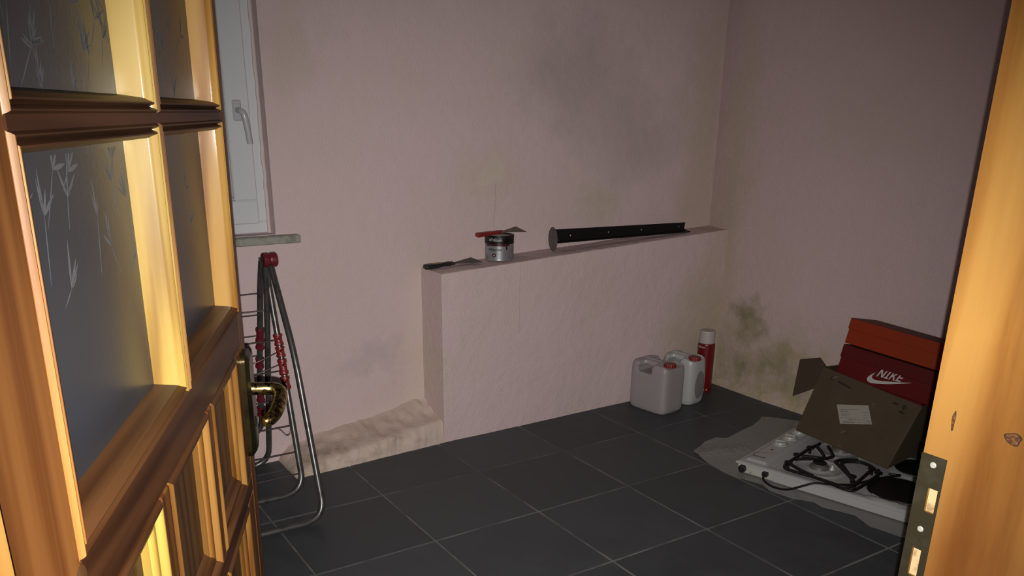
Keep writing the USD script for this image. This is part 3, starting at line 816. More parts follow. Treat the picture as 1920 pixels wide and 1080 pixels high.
def uframe(name, side, xr, radius=0.075, label=None, flat=True):
    """A U-shaped tube frame: down one end, along the bottom, up the far end. side: (y, z) points from the top to the bottom."""
    a = [(xr, y, z) for y, z in side]; b = [(xr - RL, y, z) for y, z in side[::-1]]
    p = fillet(a + b, radius, 8)
    rr = np.full(len(p), r_t)
    o = obj(name, tube(p, rr, 12), 'steel_tube', t, 60, label=label)
    if flat:                                            # the tube ends are pressed flat below the hinge bolt
        for x_ in (xr, xr - RL):
            (y0, z0), (y1, z1) = side[0], side[1]
            d = np.array([0, y1 - y0, z1 - z0]); d /= np.linalg.norm(d); w = np.array([0, d[2], -d[1]])
            R_ = []
            for s, hw, hx in ((-0.012, 0.006, 0.0016), (0.0, 0.0115, 0.0018), (0.045, 0.0125, 0.003), (0.085, 0.0098, 0.0082)):
                c = np.array([x_, y0, z0]) + d * s; aa = np.arange(14) / 14 * 2 * np.pi
                R_.append(c + np.outer(np.cos(aa) * hw * 1.22, w) + np.outer(np.sin(aa) * hx * 1.22, [1, 0, 0]))
            obj('flattened_end', loft(R_), 'steel_tube', (o[0], t[1]), 50)
    return o


f4 = uframe('leg_frame', [(-0.139, 0.795), (-0.200, 0.700), (-0.300, 0.545), (-0.490, 0.0112)], XR)
f2 = uframe('leg_frame', [(-0.118, 0.795), (-0.103, 0.70), (-0.050, 0.48), (0.066, 0.0112)], XR - 0.012)
f3 = uframe('wing_frame', [(-0.080, 0.815), (-0.090, 0.765), (-0.150, 0.56), (-0.300, 0.035)], XR - 0.002)
f1 = uframe('wing_frame', [(-0.112, 0.815), (-0.070, 0.728), (-0.028, 0.588), (0.043, 0.375), (0.086, 0.130)], XR - 0.022, 0.06)


def lerp_side(side, z):
    s = np.array(side); return np.interp(z, s[::-1, 1], s[::-1, 0])


W3 = [(-0.080, 0.815), (-0.090, 0.765), (-0.150, 0.56), (-0.300, 0.035)]
W1 = [(-0.112, 0.815), (-0.070, 0.728), (-0.028, 0.588), (0.043, 0.375), (0.086, 0.130)]
for z in (0.548, 0.446, 0.352, 0.262, 0.172, 0.098):
    y = lerp_side(W3, z)
    obj('wire', tube([(XR - 0.002, y, z), (XR - 0.4, y, z - 0.001), (XR - RL, y, z)], 0.0025, 6), 'wire', t, 60)
for z in (0.695, 0.615, 0.535, 0.455, 0.375, 0.30, 0.23):
    y = lerp_side(W1, z)
    obj('wire', tube([(XR - 0.022, y, z), (XR - 0.4, y, z - 0.001), (XR - RL, y, z)], 0.0025, 6), 'wire', t, 60)
y6 = lerp_side([(-0.118, 0.795), (-0.103, 0.70), (-0.050, 0.48), (0.066, 0.0112)], 0.64)
obj('wire', tube([(XR - 0.012, y6, 0.64), (XR - RL, y6, 0.64)], 0.0025, 6), 'wire', t, 60)
# slanting brace wires between the wings
obj('brace_wire', tube([(XR - 0.004, -0.150, 0.505), (XR - 0.055, -0.125, 0.478), (XR - 0.10, -0.120, 0.462), (XR - 0.28, -0.110, 0.43)], 0.0022, 6), 'wire', t, 60)
obj('brace_wire', tube([(XR - 0.004, -0.160, 0.463), (XR - 0.07, -0.125, 0.432), (XR - 0.14, -0.120, 0.415), (XR - 0.28, -0.115, 0.40)], 0.0022, 6), 'wire', t, 60)
obj('brace_wire', tube(smooth_path([(XR - 0.004, -0.196, 0.322), (XR - 0.004, -0.205, 0.275), (XR - 0.010, -0.218, 0.230), (XR - 0.022, -0.212, 0.222), (XR - 0.035, -0.20, 0.238), (XR - 0.05, -0.19, 0.248)], 4), 0.0022, 6), 'wire', t, 60)
# pivot knob: a stubby red drum on the bolt that joins the legs
kn = obj('pivot_knob', xf(lathe([(0, 0), (0.021, 0), (0.0245, 0.003), (0.0245, 0.018), (0.0225, 0.022), (0.0225, 0.024), (0.0245, 0.028), (0.0245, 0.044), (0.021, 0.048), (0, 0.048)], 28), (XR - 0.020, -0.113, 0.815), (0, 1, 0), (0, 0, 1), (1, 0, 0)), 'red_plastic_dark', t, 40, label='dark red plastic pivot knob')
obj('pivot_knob', xf(lathe([(0, 0), (0.021, 0), (0.0245, 0.003), (0.0245, 0.044), (0.021, 0.048), (0, 0.048)], 28), (XR - RL - 0.028, -0.113, 0.815), (0, 1, 0), (0, 0, 1), (1, 0, 0)), 'red_plastic_dark', t, 40)
obj('pivot_bolt', tube([(XR + 0.004, -0.095, 0.818), (XR - 0.026, -0.095, 0.818)], 0.0045, 10), 'steel_tube', t, 40)


def clamp(side, xr, z, ln, m, hook=1):
    s = np.array(side); y = lerp_side(side, z); y2 = lerp_side(side, z - 0.05)
    d = np.array([0, y2 - y, -0.05]); d /= np.linalg.norm(d); c = np.array([xr, y, z])
    w = np.array([0, d[2], -d[1]])
    R_ = []
    for q, rr in ((-0.5, 0.0125), (-0.46, 0.0148), (-0.30, 0.0148), (-0.26, 0.0124), (0.22, 0.0122), (0.26, 0.0146), (0.44, 0.0146), (0.5, 0.0118)):
        aa = np.arange(16) / 16 * 2 * np.pi; R_.append(c + d * q * ln + np.outer(np.cos(aa) * rr * 1.17, w) + np.outer(np.sin(aa) * rr * 1.08, [1, 0, 0]))
    a = loft(R_)
    lug = mani(cbox((xr - 0.006, -0.020, -0.004), (xr + 0.006, 0.0, 0.004), 0.002)).translate([0, float(c[1]) - 0.006, float(c[2]) + ln * 0.2])
    lug2 = mani(cbox((xr - 0.005, 0.0, -0.0035), (xr + 0.005, 0.019, 0.0035), 0.002)).translate([0, float(c[1]) + 0.006, float(c[2]) - ln * 0.38])
    return obj('joint_clamp', cat_mesh(a, V(lug), V(lug2)), m, t, 40, label='red plastic joint clamp')


clamp(W3, XR - 0.002, 0.548, 0.040, 'red_plastic'); clamp(W3, XR - 0.002, 0.508, 0.036, 'red_plastic')
clamp(W3, XR - 0.002, 0.458, 0.055, 'red_plastic'); clamp(W3, XR - 0.002, 0.405, 0.045, 'red_plastic')
clamp(W1, XR - 0.022, 0.535, 0.060, 'red_plastic_dark'); clamp(W1, XR - 0.022, 0.500, 0.038, 'red_plastic_dark')
clamp(W1, XR - 0.022, 0.425, 0.042, 'red_plastic_dark'); clamp(W1, XR - 0.022, 0.285, 0.040, 'red_plastic_dark'); clamp(W1, XR - 0.022, 0.225, 0.040, 'red_plastic_dark')  # wall-side clamps: their shade is put into a darker red

# ------------------------------------------------------------------ on the ledge
LT = 0.0040                                             # stands clear of the plaster grain


def curve_text(text, height, r, zc, ang, bold=True, stretch=1.0):
    """Lettering wrapped round an upright cylinder of radius r; ang: direction of the text's middle (radians)."""
    m = meshkit.text_mesh(text, height, 0.0006, bold); v = np.array(m.vertices); v[:, 0] *= stretch
    v[:, 0] -= v[:, 0].max() / 2
    a = ang + v[:, 0] / r; rad = r + 0.00005 + v[:, 2]
    return trimesh.Trimesh(np.column_stack([rad * np.cos(a), rad * np.sin(a), zc + v[:, 1]]), m.faces, process=False)


# paint can
CX, CY = 0.757, 0.032; CZ = ledge_z(CX) + LT; CR, CH = 0.0595, 0.098
t = thing('paint_can', 'small round silver paint can with a black band and wine red drips', 'paint can', (CX, CY, CZ))


def at_can(m): m = V(m); m.apply_translation((CX, CY, CZ)); return m


zb = 0.066
body = obj('body', at_can(lathe([(0, 0.001), (CR - 0.003, 0.001), (CR, 0.0), (CR + 0.0012, 0.002), (CR + 0.0008, 0.0045), (CR, 0.006), (CR, CH - 0.006), (CR + 0.001, CH - 0.004), (CR + 0.0012, CH - 0.001), (CR - 0.001, CH), (CR - 0.004, CH - 0.003), (0, CH - 0.003)], 64)), 'tin', t, 35)
obj('black_band', at_can(lathe([(CR + 0.0004, zb), (CR + 0.0009, zb), (CR + 0.0009, CH - 0.007), (CR + 0.0004, CH - 0.007), (CR + 0.0004, zb)], 64)), 'black_band', t, 35)
obj('lid', at_can(lathe([(0, CH - 0.0035), (CR - 0.012, CH - 0.0035), (CR - 0.010, CH + 0.002), (CR - 0.002, CH + 0.0025), (CR + 0.0014, CH + 0.0015), (CR + 0.0020, CH - 0.001), (CR + 0.0016, CH - 0.0062), (CR + 0.0010, CH - 0.0064), (CR - 0.006, CH - 0.003)], 48)), 'black_band', t, 35)
aim = math.atan2(EYE[1] - CY, EYE[0] - CX)
for a0, w, z1 in ((0.52, 0.0055, 0.046), (0.25, 0.06, 0.0615), (-0.35, 0.055, 0.062), (-0.80, 0.03, 0.0605)):
    aa = np.linspace(-1, 1, 9) * w / CR / 2 + aim + a0; q = []
    for r_ in (CR + 0.0003, CR + 0.0016):
        for k, a in enumerate(aa):
            e = math.sqrt(max(0, 1 - (k / 4 - 1) ** 2)) * (0.003 if w > 0.01 else 0.003)
            q += [(r_ * math.cos(a), r_ * math.sin(a), zb + 0.002), (r_ * math.cos(a), r_ * math.sin(a), z1 - e)]
    obj('paint_drip', at_can(trimesh.convex.convex_hull(np.array(q))), 'maroon_paint', t, 35, label='dried wine red paint drip')
tx = curve_text('Polisan', 0.0105, CR + 0.0011, 0.079, aim - 0.22)
obj('lettering', at_can(tx), 'white_print', t, False, label='white brand lettering on the black band')
obj('lettering', at_can(curve_text('PRIMERA', 0.0082, CR + 0.0004, 0.0405, aim - 0.30, True, 1.18)), 'black_print', t, False, label='black name lettering on the silver body')


def ring_patch(rin, rout, r, zc, ang):
    p = Point(0, 0).buffer(rout) if rin == 0 else Point(0, 0).buffer(rout).difference(Point(0, 0).buffer(rin))
    m = extrude(p, 0.0006); v = np.array(m.vertices); a = ang + v[:, 0] / r; rad = r + 0.0002 + v[:, 2]
    return trimesh.Trimesh(np.column_stack([rad * np.cos(a), rad * np.sin(a), zc + v[:, 1]]), m.faces, process=False)


obj('round_emblem', at_can(ring_patch(0.0036, 0.0082, CR + 0.0001, 0.022, aim - 0.36)), 'maroon_paint', t, False)
obj('round_emblem', at_can(ring_patch(0, 0.0030, CR + 0.0001, 0.022, aim - 0.36)), 'white_print', t, False)
obj('small_emblem', at_can(ring_patch(0.0, 0.0032, CR + 0.0010, 0.083, aim - 0.70)), 'white_print', t, False)


def putty_knife(name, label, tip, heel, zt, zh, hl, hw, hh, bw0, bw1, hm, bm, extra=None, pitch=0.0, roll=0.0, neck='blade_dark'):
    """Scraper lying flat. heel: end of the handle, tip: middle of the blade's edge (plan points)."""
    a, b = np.array([*heel, zh]), np.array([*tip, zt]); L_ = np.linalg.norm(b - a); ax = (b - a) / L_
    ay = np.cross([0, 0, 1.0], ax); ay /= np.linalg.norm(ay)
    az = np.cross(ax, ay); cr_, sr_ = math.cos(roll), math.sin(roll); ay, az = cr_ * ay + sr_ * az, -sr_ * ay + cr_ * az
    T_ = thing(name, label, 'putty knife', (*heel, zh))
    secs = []
    for s, w, h in ((0.0, 0.70, 0.75), (0.03, 0.94, 0.95), (0.12, 1.0, 1.0), (0.45, 0.88, 0.92), (0.68, 0.66, 0.76), (0.80, 0.74, 0.78), (0.90, 0.86, 0.80), (0.97, 0.70, 0.66), (1.0, 0.52, 0.46)):
        r_ = superring(hw * w, hh * h, 0, 3.0, 28); secs.append(np.column_stack([np.full(28, s * hl), r_[:, 0], r_[:, 1] + hh / 2]))
    h_ = loft(secs)
    if h_.volume < 0: h_.invert()
    hd = obj('handle', xf(h_, a, ax, ay, az), hm, T_, 45)
    bl = Polygon([(hl - 0.012, -bw0 / 2), (hl + 0.012, -bw0 / 2), (hl + 0.030, -bw0 / 2 - 0.004), (L_, -bw1 / 2), (L_, bw1 / 2), (hl + 0.030, bw0 / 2 + 0.004), (hl + 0.012, bw0 / 2), (hl - 0.012, bw0 / 2)])
    obj('blade', xf(extrude(bl, 0.0012), a + az * hh * 0.42, ax, ay, az), bm, T_, False)
    obj('ferrule', xf(cbox((hl - 0.006, -bw0 / 2 - 0.002, hh * 0.22), (hl + 0.010, bw0 / 2 + 0.002, hh * 0.72), 0.002), a, ax, ay, az), neck, T_)
    if extra:
        extra(T_, a, ax, ay, az, hd)
    return T_


def black_extra(T_, a, ax, ay, az, hd):
    obj('grip_inlay', xf(extrude(rrect(0.052, 0.013, 0.005, 0.052, 0.0), 0.0015), a + az * 0.0185, ax, ay, az), 'yellow_plastic', (hd[0], hd[1]), label='dull yellow inlay in the grip')
    obj('grip_inlay', xf(extrude(rrect(0.017, 0.012, 0.005, 0.016, 0.0), 0.0016), a + az * 0.0175, ax, ay, az), 'grey_plastic', (hd[0], hd[1]), label='grey inlay at the grip end')


putty_knife('putty_knife', 'black handled putty knife with a dark blade lying on the left end of the ledge', (0.652, 0.037), (0.408, 0.030), ledge_z(0.652) + 0.003, ledge_z(0.43) + 0.0035, 0.125, 0.034, 0.0205, 0.022, 0.092, 'black_plastic', 'blade_dark', black_extra, roll=0.07)
CT = CZ + CH + 0.0026


def red_extra(T_, a, ax, ay, az, hd):
    obj('hanging_hole_rim', xf(lathe([(0, 0), (0.0035, 0), (0.0035, 0.001), (0, 0.001)], 12), a + ax * 0.014 + az * 0.0166, ax, ay, az), 'yellow_plastic', (hd[0], hd[1]))


putty_knife('putty_knife', 'red handled putty knife with a brownish blade lying across the paint can lid', (0.852, 0.015), (0.635, 0.012), CT + 0.0085, CT - 0.003, 0.120, 0.026, 0.0175, 0.022, 0.080, 'red_plastic', 'blade_brown', red_extra, neck='blade_brown', roll=0.16)

# slotted black angle bar with a round foot
BX0, BX1, BY = 1.026, 1.815, 0.030
t = thing('angle_bar', 'black steel angle bar with small holes and a round foot plate lying along the ledge', 'angle bar', (BX0, BY, ledge_z(1.02)))
bz0 = 0.7665


def bar():
    Lb = BX1 - BX0
    web = m3.Manifold.cube([Lb, 0.004, 0.054]).translate([BX0, BY, bz0])
    # the top edge tapers a little and the far end is cut at a slant
    cut = m3.CrossSection([[(BX0, bz0 + 0.054), (BX1 + 0.05, bz0 + 0.040), (BX1 + 0.05, bz0 + 0.1), (BX0, bz0 + 0.1)]]).extrude(0.1)
    cut = cut.rotate([90, 0, 0]).translate([0, BY + 0.05, 0])
    end = m3.CrossSection([[(BX1 - 0.004, bz0 + 0.1), (BX1 - 0.020, bz0 + 0.012), (BX1 + 0.0, bz0 + 0.0035), (BX1 + 0.1, bz0 + 0.0035), (BX1 + 0.1, bz0 + 0.1)]]).extrude(0.1).rotate([90, 0, 0]).translate([0, BY + 0.05, 0])
    web = web - cut - end
    for hx_, hz_ in ((1.122, 0.790), (1.333, 0.791), (1.528, 0.790), (1.762, 0.790)):
        web = web - m3.Manifold.cylinder(0.1, 0.0042, 0.0042, 16).rotate([90, 0, 0]).translate([hx_, BY + 0.05, hz_])
    fl_ = m3.Manifold.cube([Lb, 0.036, 0.0035]).translate([BX0, BY - 0.034, bz0])
    tip_ = m3.CrossSection([[(BX1 - 0.012, BY - 0.04), (BX1 + 0.1, BY - 0.04), (BX1 + 0.1, BY + 0.002), (BX1, BY + 0.002)]]).extrude(0.1).translate([0, 0, bz0 - 0.05])
    return web + (fl_ - tip_)


obj('angle_profile', V(bar()), 'black_steel', t, False)
obj('foot_plate', xf(lathe([(0, 0), (0.0490, 0), (0.0505, 0.0012), (0.0505, 0.0035), (0.0490, 0.0048), (0, 0.0048)], 40), (BX0 + 0.001, BY - 0.004, ledge_z(1.02) + 0.0505 + LT), (0.25, 0.968, 0), (0, 0, 1), (-0.968, 0.25, 0)), 'disc_steel', t, 35, label='round rusty brown foot plate')

# ------------------------------------------------------------------ canisters and spray can in the corner


def jerrycan(name, label, cx, cy, rot, L_, Wd, Hh, body_m, bulge, cap_m, e=5.0, panel=False, ridge=True):
    T_ = thing(name, label, 'canister', (cx, cy, 0.0))
    c, s = math.cos(rot), math.sin(rot)
    # local frame: x along the length towards us (the spout end), y across, z up
    zs = [0.0, 0.004, 0.012, 0.03, 0.5 * Hh, 0.80 * Hh, 0.85 * Hh, 0.885 * Hh, 0.91 * Hh, 0.93 * Hh, 0.94 * Hh]
    sc = [0.90, 0.95, 0.985, 1.0, 1.0, 0.995, 0.985, 0.965, 0.93, 0.88, 0.80]
    rings = []
    for z, k in zip(np.interp(np.linspace(0, 1, 30), np.linspace(0, 1, len(zs)), zs), np.interp(np.linspace(0, 1, 30), np.linspace(0, 1, len(zs)), sc)):
        u = min(1, max(0, z / (0.94 * Hh))); b = 1 + bulge * math.sin(math.pi * min(1, u * 1.02)) if bulge else 1
        rings.append(superring(L_ * (k if k > 0.9 else (k + 0.25) / 1.25 * 1.0) * b, Wd * k * b, z, e, 56))
    b_ = mani(loft(rings))
    # the top slopes down towards the spout, and the handle is a bridge over a through opening
    hz = 0.94 * Hh
    hand = m3.Manifold.batch_hull([ball((-0.36 * L_, 0, hz - 0.012), 0.0135), ball((-0.33 * L_, 0, hz - 0.006), 0.012)]) + m3.Manifold.batch_hull([ball((-0.33 * L_, 0, hz - 0.006), 0.0125), ball((0.06 * L_, 0, hz - 0.007), 0.0120)]) + m3.Manifold.batch_hull([ball((0.06 * L_, 0, hz - 0.007), 0.0120), ball((0.15 * L_, 0, hz - 0.020), 0.0130)])
    slot = m3.Manifold.batch_hull([ball((x_, y_, z_), 0.0115) for x_ in (-0.22 * L_, 0.06 * L_) for y_ in (-Wd, Wd) for z_ in (hz - 0.036, hz - 0.029)])
    side = m3.Manifold()
    for sg in (-1, 1):
        side = side + m3.Manifold.batch_hull([ball((x_, sg * (0.0185 + 0.020 + y_), z_), 0.020) for x_ in (-0.17 * L_, 0.05 * L_) for y_ in (0.006, Wd) for z_ in (hz - 0.003, hz + 0.06)])
    dip = m3.Manifold.batch_hull([ball((x_, y_, hz + 0.017), 0.030) for x_ in (0.30 * L_, 0.6 * L_) for y_ in (-0.25 * Wd, 0.25 * Wd)])
    b_ = (b_ + hand) - slot - side - dip
    b_ = b_.refine_to_length(0.009)
    m = V(b_); m.merge_vertices(); trimesh.smoothing.filter_taubin(m, 0.5, 0.53, 14)
    m.vertices[:, 2] -= m.vertices[:, 2].min()

    def put(q): return xf(q, (cx, cy, 0.0), (c, s, 0), (-s, c, 0), (0, 0, 1))
    body_ = obj('body', put(m), body_m, T_, True)
    nx, nz = 0.305 * L_, hz - 0.020
    obj('neck', put(lathe([(0, nz - 0.012), (0.0275, nz - 0.012), (0.0275, nz + 0.006), (0, nz + 0.006)], 28, (nx, 0, 0))), body_m, T_, 35)
    a = np.arange(72) / 72 * 2 * np.pi; rr = 0.0285 + 0.0007 * np.sign(np.sin(a * 18))
    cr_ = [np.column_stack([nx + rr * k * np.cos(a), rr * k * np.sin(a), np.full(72, nz + z)]) for k, z in ((1.05, 0.0015), (1.05, 0.004), (1.0, 0.0045), (1.0, 0.018), (0.93, 0.0215), (0.5, 0.022))]
    cap_ = obj('screw_cap', put(loft(cr_)), cap_m, T_, 40, label='red ribbed screw cap')
    obj('tamper_ring', put(lathe([(0.0285, nz - 0.0035), (0.0305, nz - 0.0035), (0.0305, nz + 0.0005), (0.0285, nz + 0.0005), (0.0285, nz - 0.0035)], 36, (nx, 0, 0))), cap_m, T_, 35)
    if panel:                                           # oval label field on the bulging end
        oval = Point(0, 0).buffer(1.0, quad_segs=12)
        oval = affinity.scale(oval, 0.036, 0.068)
        mm = extrude(oval, 0.0012); mm = mm.subdivide_to_size(0.010); v = np.array(mm.vertices)
        # lay it on the end face
        ys, zs_ = v[:, 0], v[:, 1] + 0.40 * Hh
        u = zs_ / (0.94 * Hh); b = 1 + bulge * np.sin(np.pi * np.minimum(1, u * 1.02))
        hx_ = L_ / 2 * b * (1 - np.abs(ys / (Wd / 2 * b)) ** e) ** (1 / e)
        obj('label_field', put(trimesh.Trimesh(np.column_stack([hx_ + v[:, 2] - 0.0003, ys, zs_]), mm.faces, process=False)), 'label_grey', (body_[0], body_[1]), True, label='grey oval label field on the end')
    return T_


jerrycan('canister', 'translucent milky plastic canister with a red cap, nearest in the corner group', 1.486, -0.190, math.radians(-82), 0.216, 0.158, 0.240, 'clear_plastic', 0.0, 'red_cap', 6.0)
jerrycan('canister', 'opaque white plastic canister with a red cap beside the red spray can', 1.672, -0.168, math.radians(-80), 0.185, 0.135, 0.238, 'white_plastic', 0.055, 'red_cap', 3.6, panel=True)

SXc, SYc = 1.862, -0.120; SR, SH = 0.0415, 0.308
t = thing('spray_can', 'tall red spray can with a white cap standing in the room corner', 'spray can', (SXc, SYc, 0))
at_s = lambda m: xf(m, (SXc, SYc, 0.0), (1, 0, 0), (0, 1, 0), (0, 0, 1))
obj('body', at_s(lathe([(0, 0.002), (SR - 0.004, 0.002), (SR - 0.001, 0.0), (SR, 0.002), (SR, 0.236), (SR - 0.003, 0.245), (SR - 0.008, 0.252), (0, 0.252)], 48)), 'red_can', t, 40)
obj('cap', at_s(lathe([(0, 0.246), (SR - 0.004, 0.246), (SR - 0.0035, 0.250), (SR - 0.004, 0.300), (SR - 0.006, 0.3075), (SR - 0.010, SH), (0, SH - 0.001)], 48)), 'white_cap', t, 40, label='white cylindrical cap')
aim = math.atan2(EYE[1] - SYc, EYE[0] - SXc)
obj('lettering', at_s(curve_text('Polisan', 0.0085, SR, 0.226, aim - 0.62)), 'white_print', t, False, label='white brand lettering near the top')
obj('lettering', at_s(curve_text('SAN', 0.0075, SR, 0.160, aim - 0.32)), 'white_print', t, False)
bars = []
for k, w in enumerate((0.007, 0.004, 0.007)):
    aa = aim - 0.25 + k * 0.36; q = []
    for a in np.linspace(-w / SR / 2, w / SR / 2, 3) + aa:
        for r_ in (SR - 0.0003, SR + 0.0006):
            for z in (0.0125, 0.0185): q.append((r_ * math.cos(a), r_ * math.sin(a), z))
    bars.append(trimesh.convex.convex_hull(np.array(q)))
obj('printed_marks', at_s(cat_mesh(*bars)), 'white_print', t, False)

# ------------------------------------------------------------------ plastic sheet, hob, carton and shoe boxes
HO = np.array([1.235, -0.918, 0.0]); HXa = np.array([0.25, -0.968, 0.0]); HXa /= np.linalg.norm(HXa); HYa = np.array([-HXa[1], HXa[0], 0.0])
HA_, HB_ = 0.735, 0.505
outline = [(1.205, -0.81), (1.24, -0.688), (1.30, -0.665), (1.358, -0.637), (1.435, -0.626), (1.47, -0.655), (1.595, -0.624), (1.675, -0.610), (1.76, -0.575), (1.808, -0.547), (1.90, -0.66), (1.95, -0.74), (1.96, -1.66), (1.42, -1.74), (1.335, -1.70), (1.299, -1.586), (1.277, -1.477), (1.305, -1.401), (1.262, -1.298), (1.272, -1.258), (1.228, -1.195), (1.212, -1.112), (1.232, -1.052), (1.200, -0.967), (1.196, -0.89)]


def film_z(p):
    q = np.column_stack([p, np.zeros(len(p))])
    a = (p - HO[:2]) @ HXa[:2]; b = (p - HO[:2]) @ HYa[:2]
    d = np.minimum(np.minimum(a + 0.012, HA_ - a), np.minimum(b + 0.012, HB_ - b))     # >0 under the hob
    w = np.clip(-d / 0.045, 0, 1)
    wr = np.abs(meshkit.fbm(q * 26, 4, 5) - 0.5) * 2
    bub = 0.5 + 0.5 * np.cos(p[:, 0] * 2 * np.pi / 0.022) * np.cos(p[:, 1] * 2 * np.pi / 0.022)
    crest = np.exp(-((p[:, 1] + 0.735 + 0.30 * (p[:, 0] - 1.30)) / 0.05) ** 2) * (p[:, 0] < 1.46) * 0.010
    crest = crest + np.exp(-((p[:, 1] + 0.60) / 0.05) ** 2) * 0.004
    return 0.0006 + w * (0.0010 * (1 - wr) ** 2 + 0.0008 * bub + crest * (0.35 + 1.6 * np.abs(meshkit.fbm(q * 75, 3, 12) - 0.5)))


ob = obj('plastic_film', grid_sheet(Polygon(outline).buffer(0.0), 0.0055, film_z, 0.0006), 'bubble_wrap', None, 35, label='crumpled clear bubble wrap spread on the tiles under the white hob', cat='bubble wrap')

HZ0 = 0.0050
t = thing('gas_hob', 'white enamelled built-in hob with loose black pan supports lying on the floor', 'hob', HO)


def hb(m): return xf(m, HO, HXa, HYa, (0, 0, 1))


HT = 0.050
obj('steel_tray', hb(cbox((0.006, 0.006, HZ0), (HA_ - 0.006, HB_ - 0.006, HT - 0.0135), 0.003)), 'hob_steel', t, 30, label='dirty cream metal tray under the enamel top')
obj('side_plate', hb(cbox((0.150, 0.0035, HZ0 + 0.001), (HA_ - 0.004, 0.0062, HT - 0.0138), 0.0008)), 'enamel', t, 30)


def hob_top():
    xs, ys = np.linspace(0, HA_, 148), np.linspace(0, HB_, 102); X_, Y_ = np.meshgrid(xs, ys, indexing='ij')
    sm = lambda v, a, b: np.clip((v - a) / (b - a), 0, 1) ** 2 * (3 - 2 * np.clip((v - a) / (b - a), 0, 1))
    box_in = lambda a0, a1, b0, b1, e: sm(X_, a0, a0 + e) * sm(-X_, -a1, -a1 + e) * sm(Y_, b0, b0 + e) * sm(-Y_, -b1, -b1 + e)
    edge = np.minimum(np.minimum(X_, HA_ - X_), np.minimum(Y_, HB_ - Y_))
    Z_ = HT + 0.0 * X_ - 0.004 * (1 - sm(edge, 0, 0.008)) ** 2
    Z_ += 0.009 * box_in(0.020, 0.112, 0.026, HB_ - 0.026, 0.012)                     # control platform
    Z_ -= 0.005 * box_in(0.116, HA_ - 0.020, 0.022, HB_ - 0.022, 0.018)               # sunk cooking area
    for (a, b), r_ in ((BURN, 0.085), (BURN2, 0.085)):
        d = np.hypot(X_ - a, Y_ - b); Z_ += 0.0045 * np.exp(-((d - r_) / 0.010) ** 2) - 0.002 * (1 - sm(d, 0.05, r_)); Z_ += 0.006 * (1 - sm(d, 0.026, 0.05))
    for (a, b), r_ in PLATES:
        d = np.hypot(X_ - a, Y_ - b); Z_ += 0.006 * (1 - sm(d, r_ + 0.004, r_ + 0.030))
    n, m = X_.shape; top = np.column_stack([X_.ravel(), Y_.ravel(), Z_.ravel()]); f = []
    I = np.arange(n * m).reshape(n, m); q = np.stack([I[:-1, :-1], I[1:, :-1], I[1:, 1:], I[:-1, 1:]], -1).reshape(-1, 4)
    f = np.vstack([q[:, [0, 1, 2]], q[:, [0, 2, 3]]])
    rim = np.concatenate([I[:-1, 0], I[-1, :-1], I[:0:-1, -1], I[0, :0:-1]]); k = len(rim)
    low = top[rim].copy(); low[:, 2] = HT - 0.011; b0 = len(top)
    low2 = low.copy(); low2[:, :2] = np.clip(low2[:, :2], 0.004, [HA_ - 0.004, HB_ - 0.004]); low2[:, 2] = HT - 0.012
    F2 = []
    for i in range(k):
        j = (i + 1) % k
        F2 += [[rim[i], b0 + i, b0 + j], [rim[i], b0 + j, rim[j]], [b0 + i, b0 + k + i, b0 + k + j], [b0 + i, b0 + k + j, b0 + j]]
    return trimesh.Trimesh(np.vstack([top, low, low2]), np.vstack([f, np.array(F2)]), process=False)


BURN, BURN2 = (0.262, 0.155), (0.250, 0.385)
PLATES = [((0.560, 0.132), 0.104), ((0.545, 0.385), 0.080)]
obj('enamel_top', hb(hob_top()), 'enamel', t, 40)
for b in (0.247, 0.333, 0.419):
    kz = HT + 0.009; a_ = 0.060
    base = lathe([(0, 0), (0.030, 0), (0.0315, 0.0015), (0.030, 0.004), (0.0245, 0.006), (0.022, 0.012), (0.018, 0.0145), (0, 0.015)], 32, (a_, b, kz))
    ang = {0.247: 0.5, 0.333: 0.2, 0.419: 0.9}[b]; c_, s_ = math.cos(ang), math.sin(ang)
    grip = xf(cbox((-0.021, -0.0050, 0.008), (0.021, 0.0050, 0.019), 0.0035), (a_, b, kz), (c_, s_, 0), (-s_, c_, 0))
    kn = obj('control_knob', hb(cat_mesh(base, grip)), 'knob_white', t, 35)
obj('indicator_lamp', hb(lathe([(0, 0), (0.0045, 0), (0.004, 0.002), (0, 0.0024)], 14, (0.062, 0.172, HT + 0.009))), 'black_plastic', t)
# printed line and the worn, unreadable maker's lettering
pr = [tube([(0.024, 0.088, HT + 0.0092), (0.050, 0.118, HT + 0.0092), (0.085, 0.150, HT + 0.0092)], 0.0007, 5)]
for k, (w, h, o_) in enumerate(((0.0085, 0.011, 0), (0.003, 0.006, 0), (0.004, 0.0075, 0.001), (0.003, 0.006, 0), (0.004, 0.006, 0), (0.0035, 0.006, 0), (0.004, 0.0078, 0.001), (0.003, 0.006, 0))):
    q = 0.033 + 0.0062 * k + (0.003 if k else 0)
    ps = smooth_path([(q, 0.066 + 0.0006 * k, HT + 0.0092), (q + w * 0.2, 0.066 + h + 0.0006 * k + o_, HT + 0.0092), (q + w * 0.7, 0.066 + h * 0.8 + 0.0006 * k, HT + 0.0092), (q + w * 0.5, 0.066 + 0.0006 * k, HT + 0.0092), (q + w, 0.067 + 0.0006 * k, HT + 0.0092)], 3)
    pr.append(tube(ps, 0.0012, 5))
obj('printed_marks', hb(cat_mesh(*pr)), 'grey_print', t, 60)
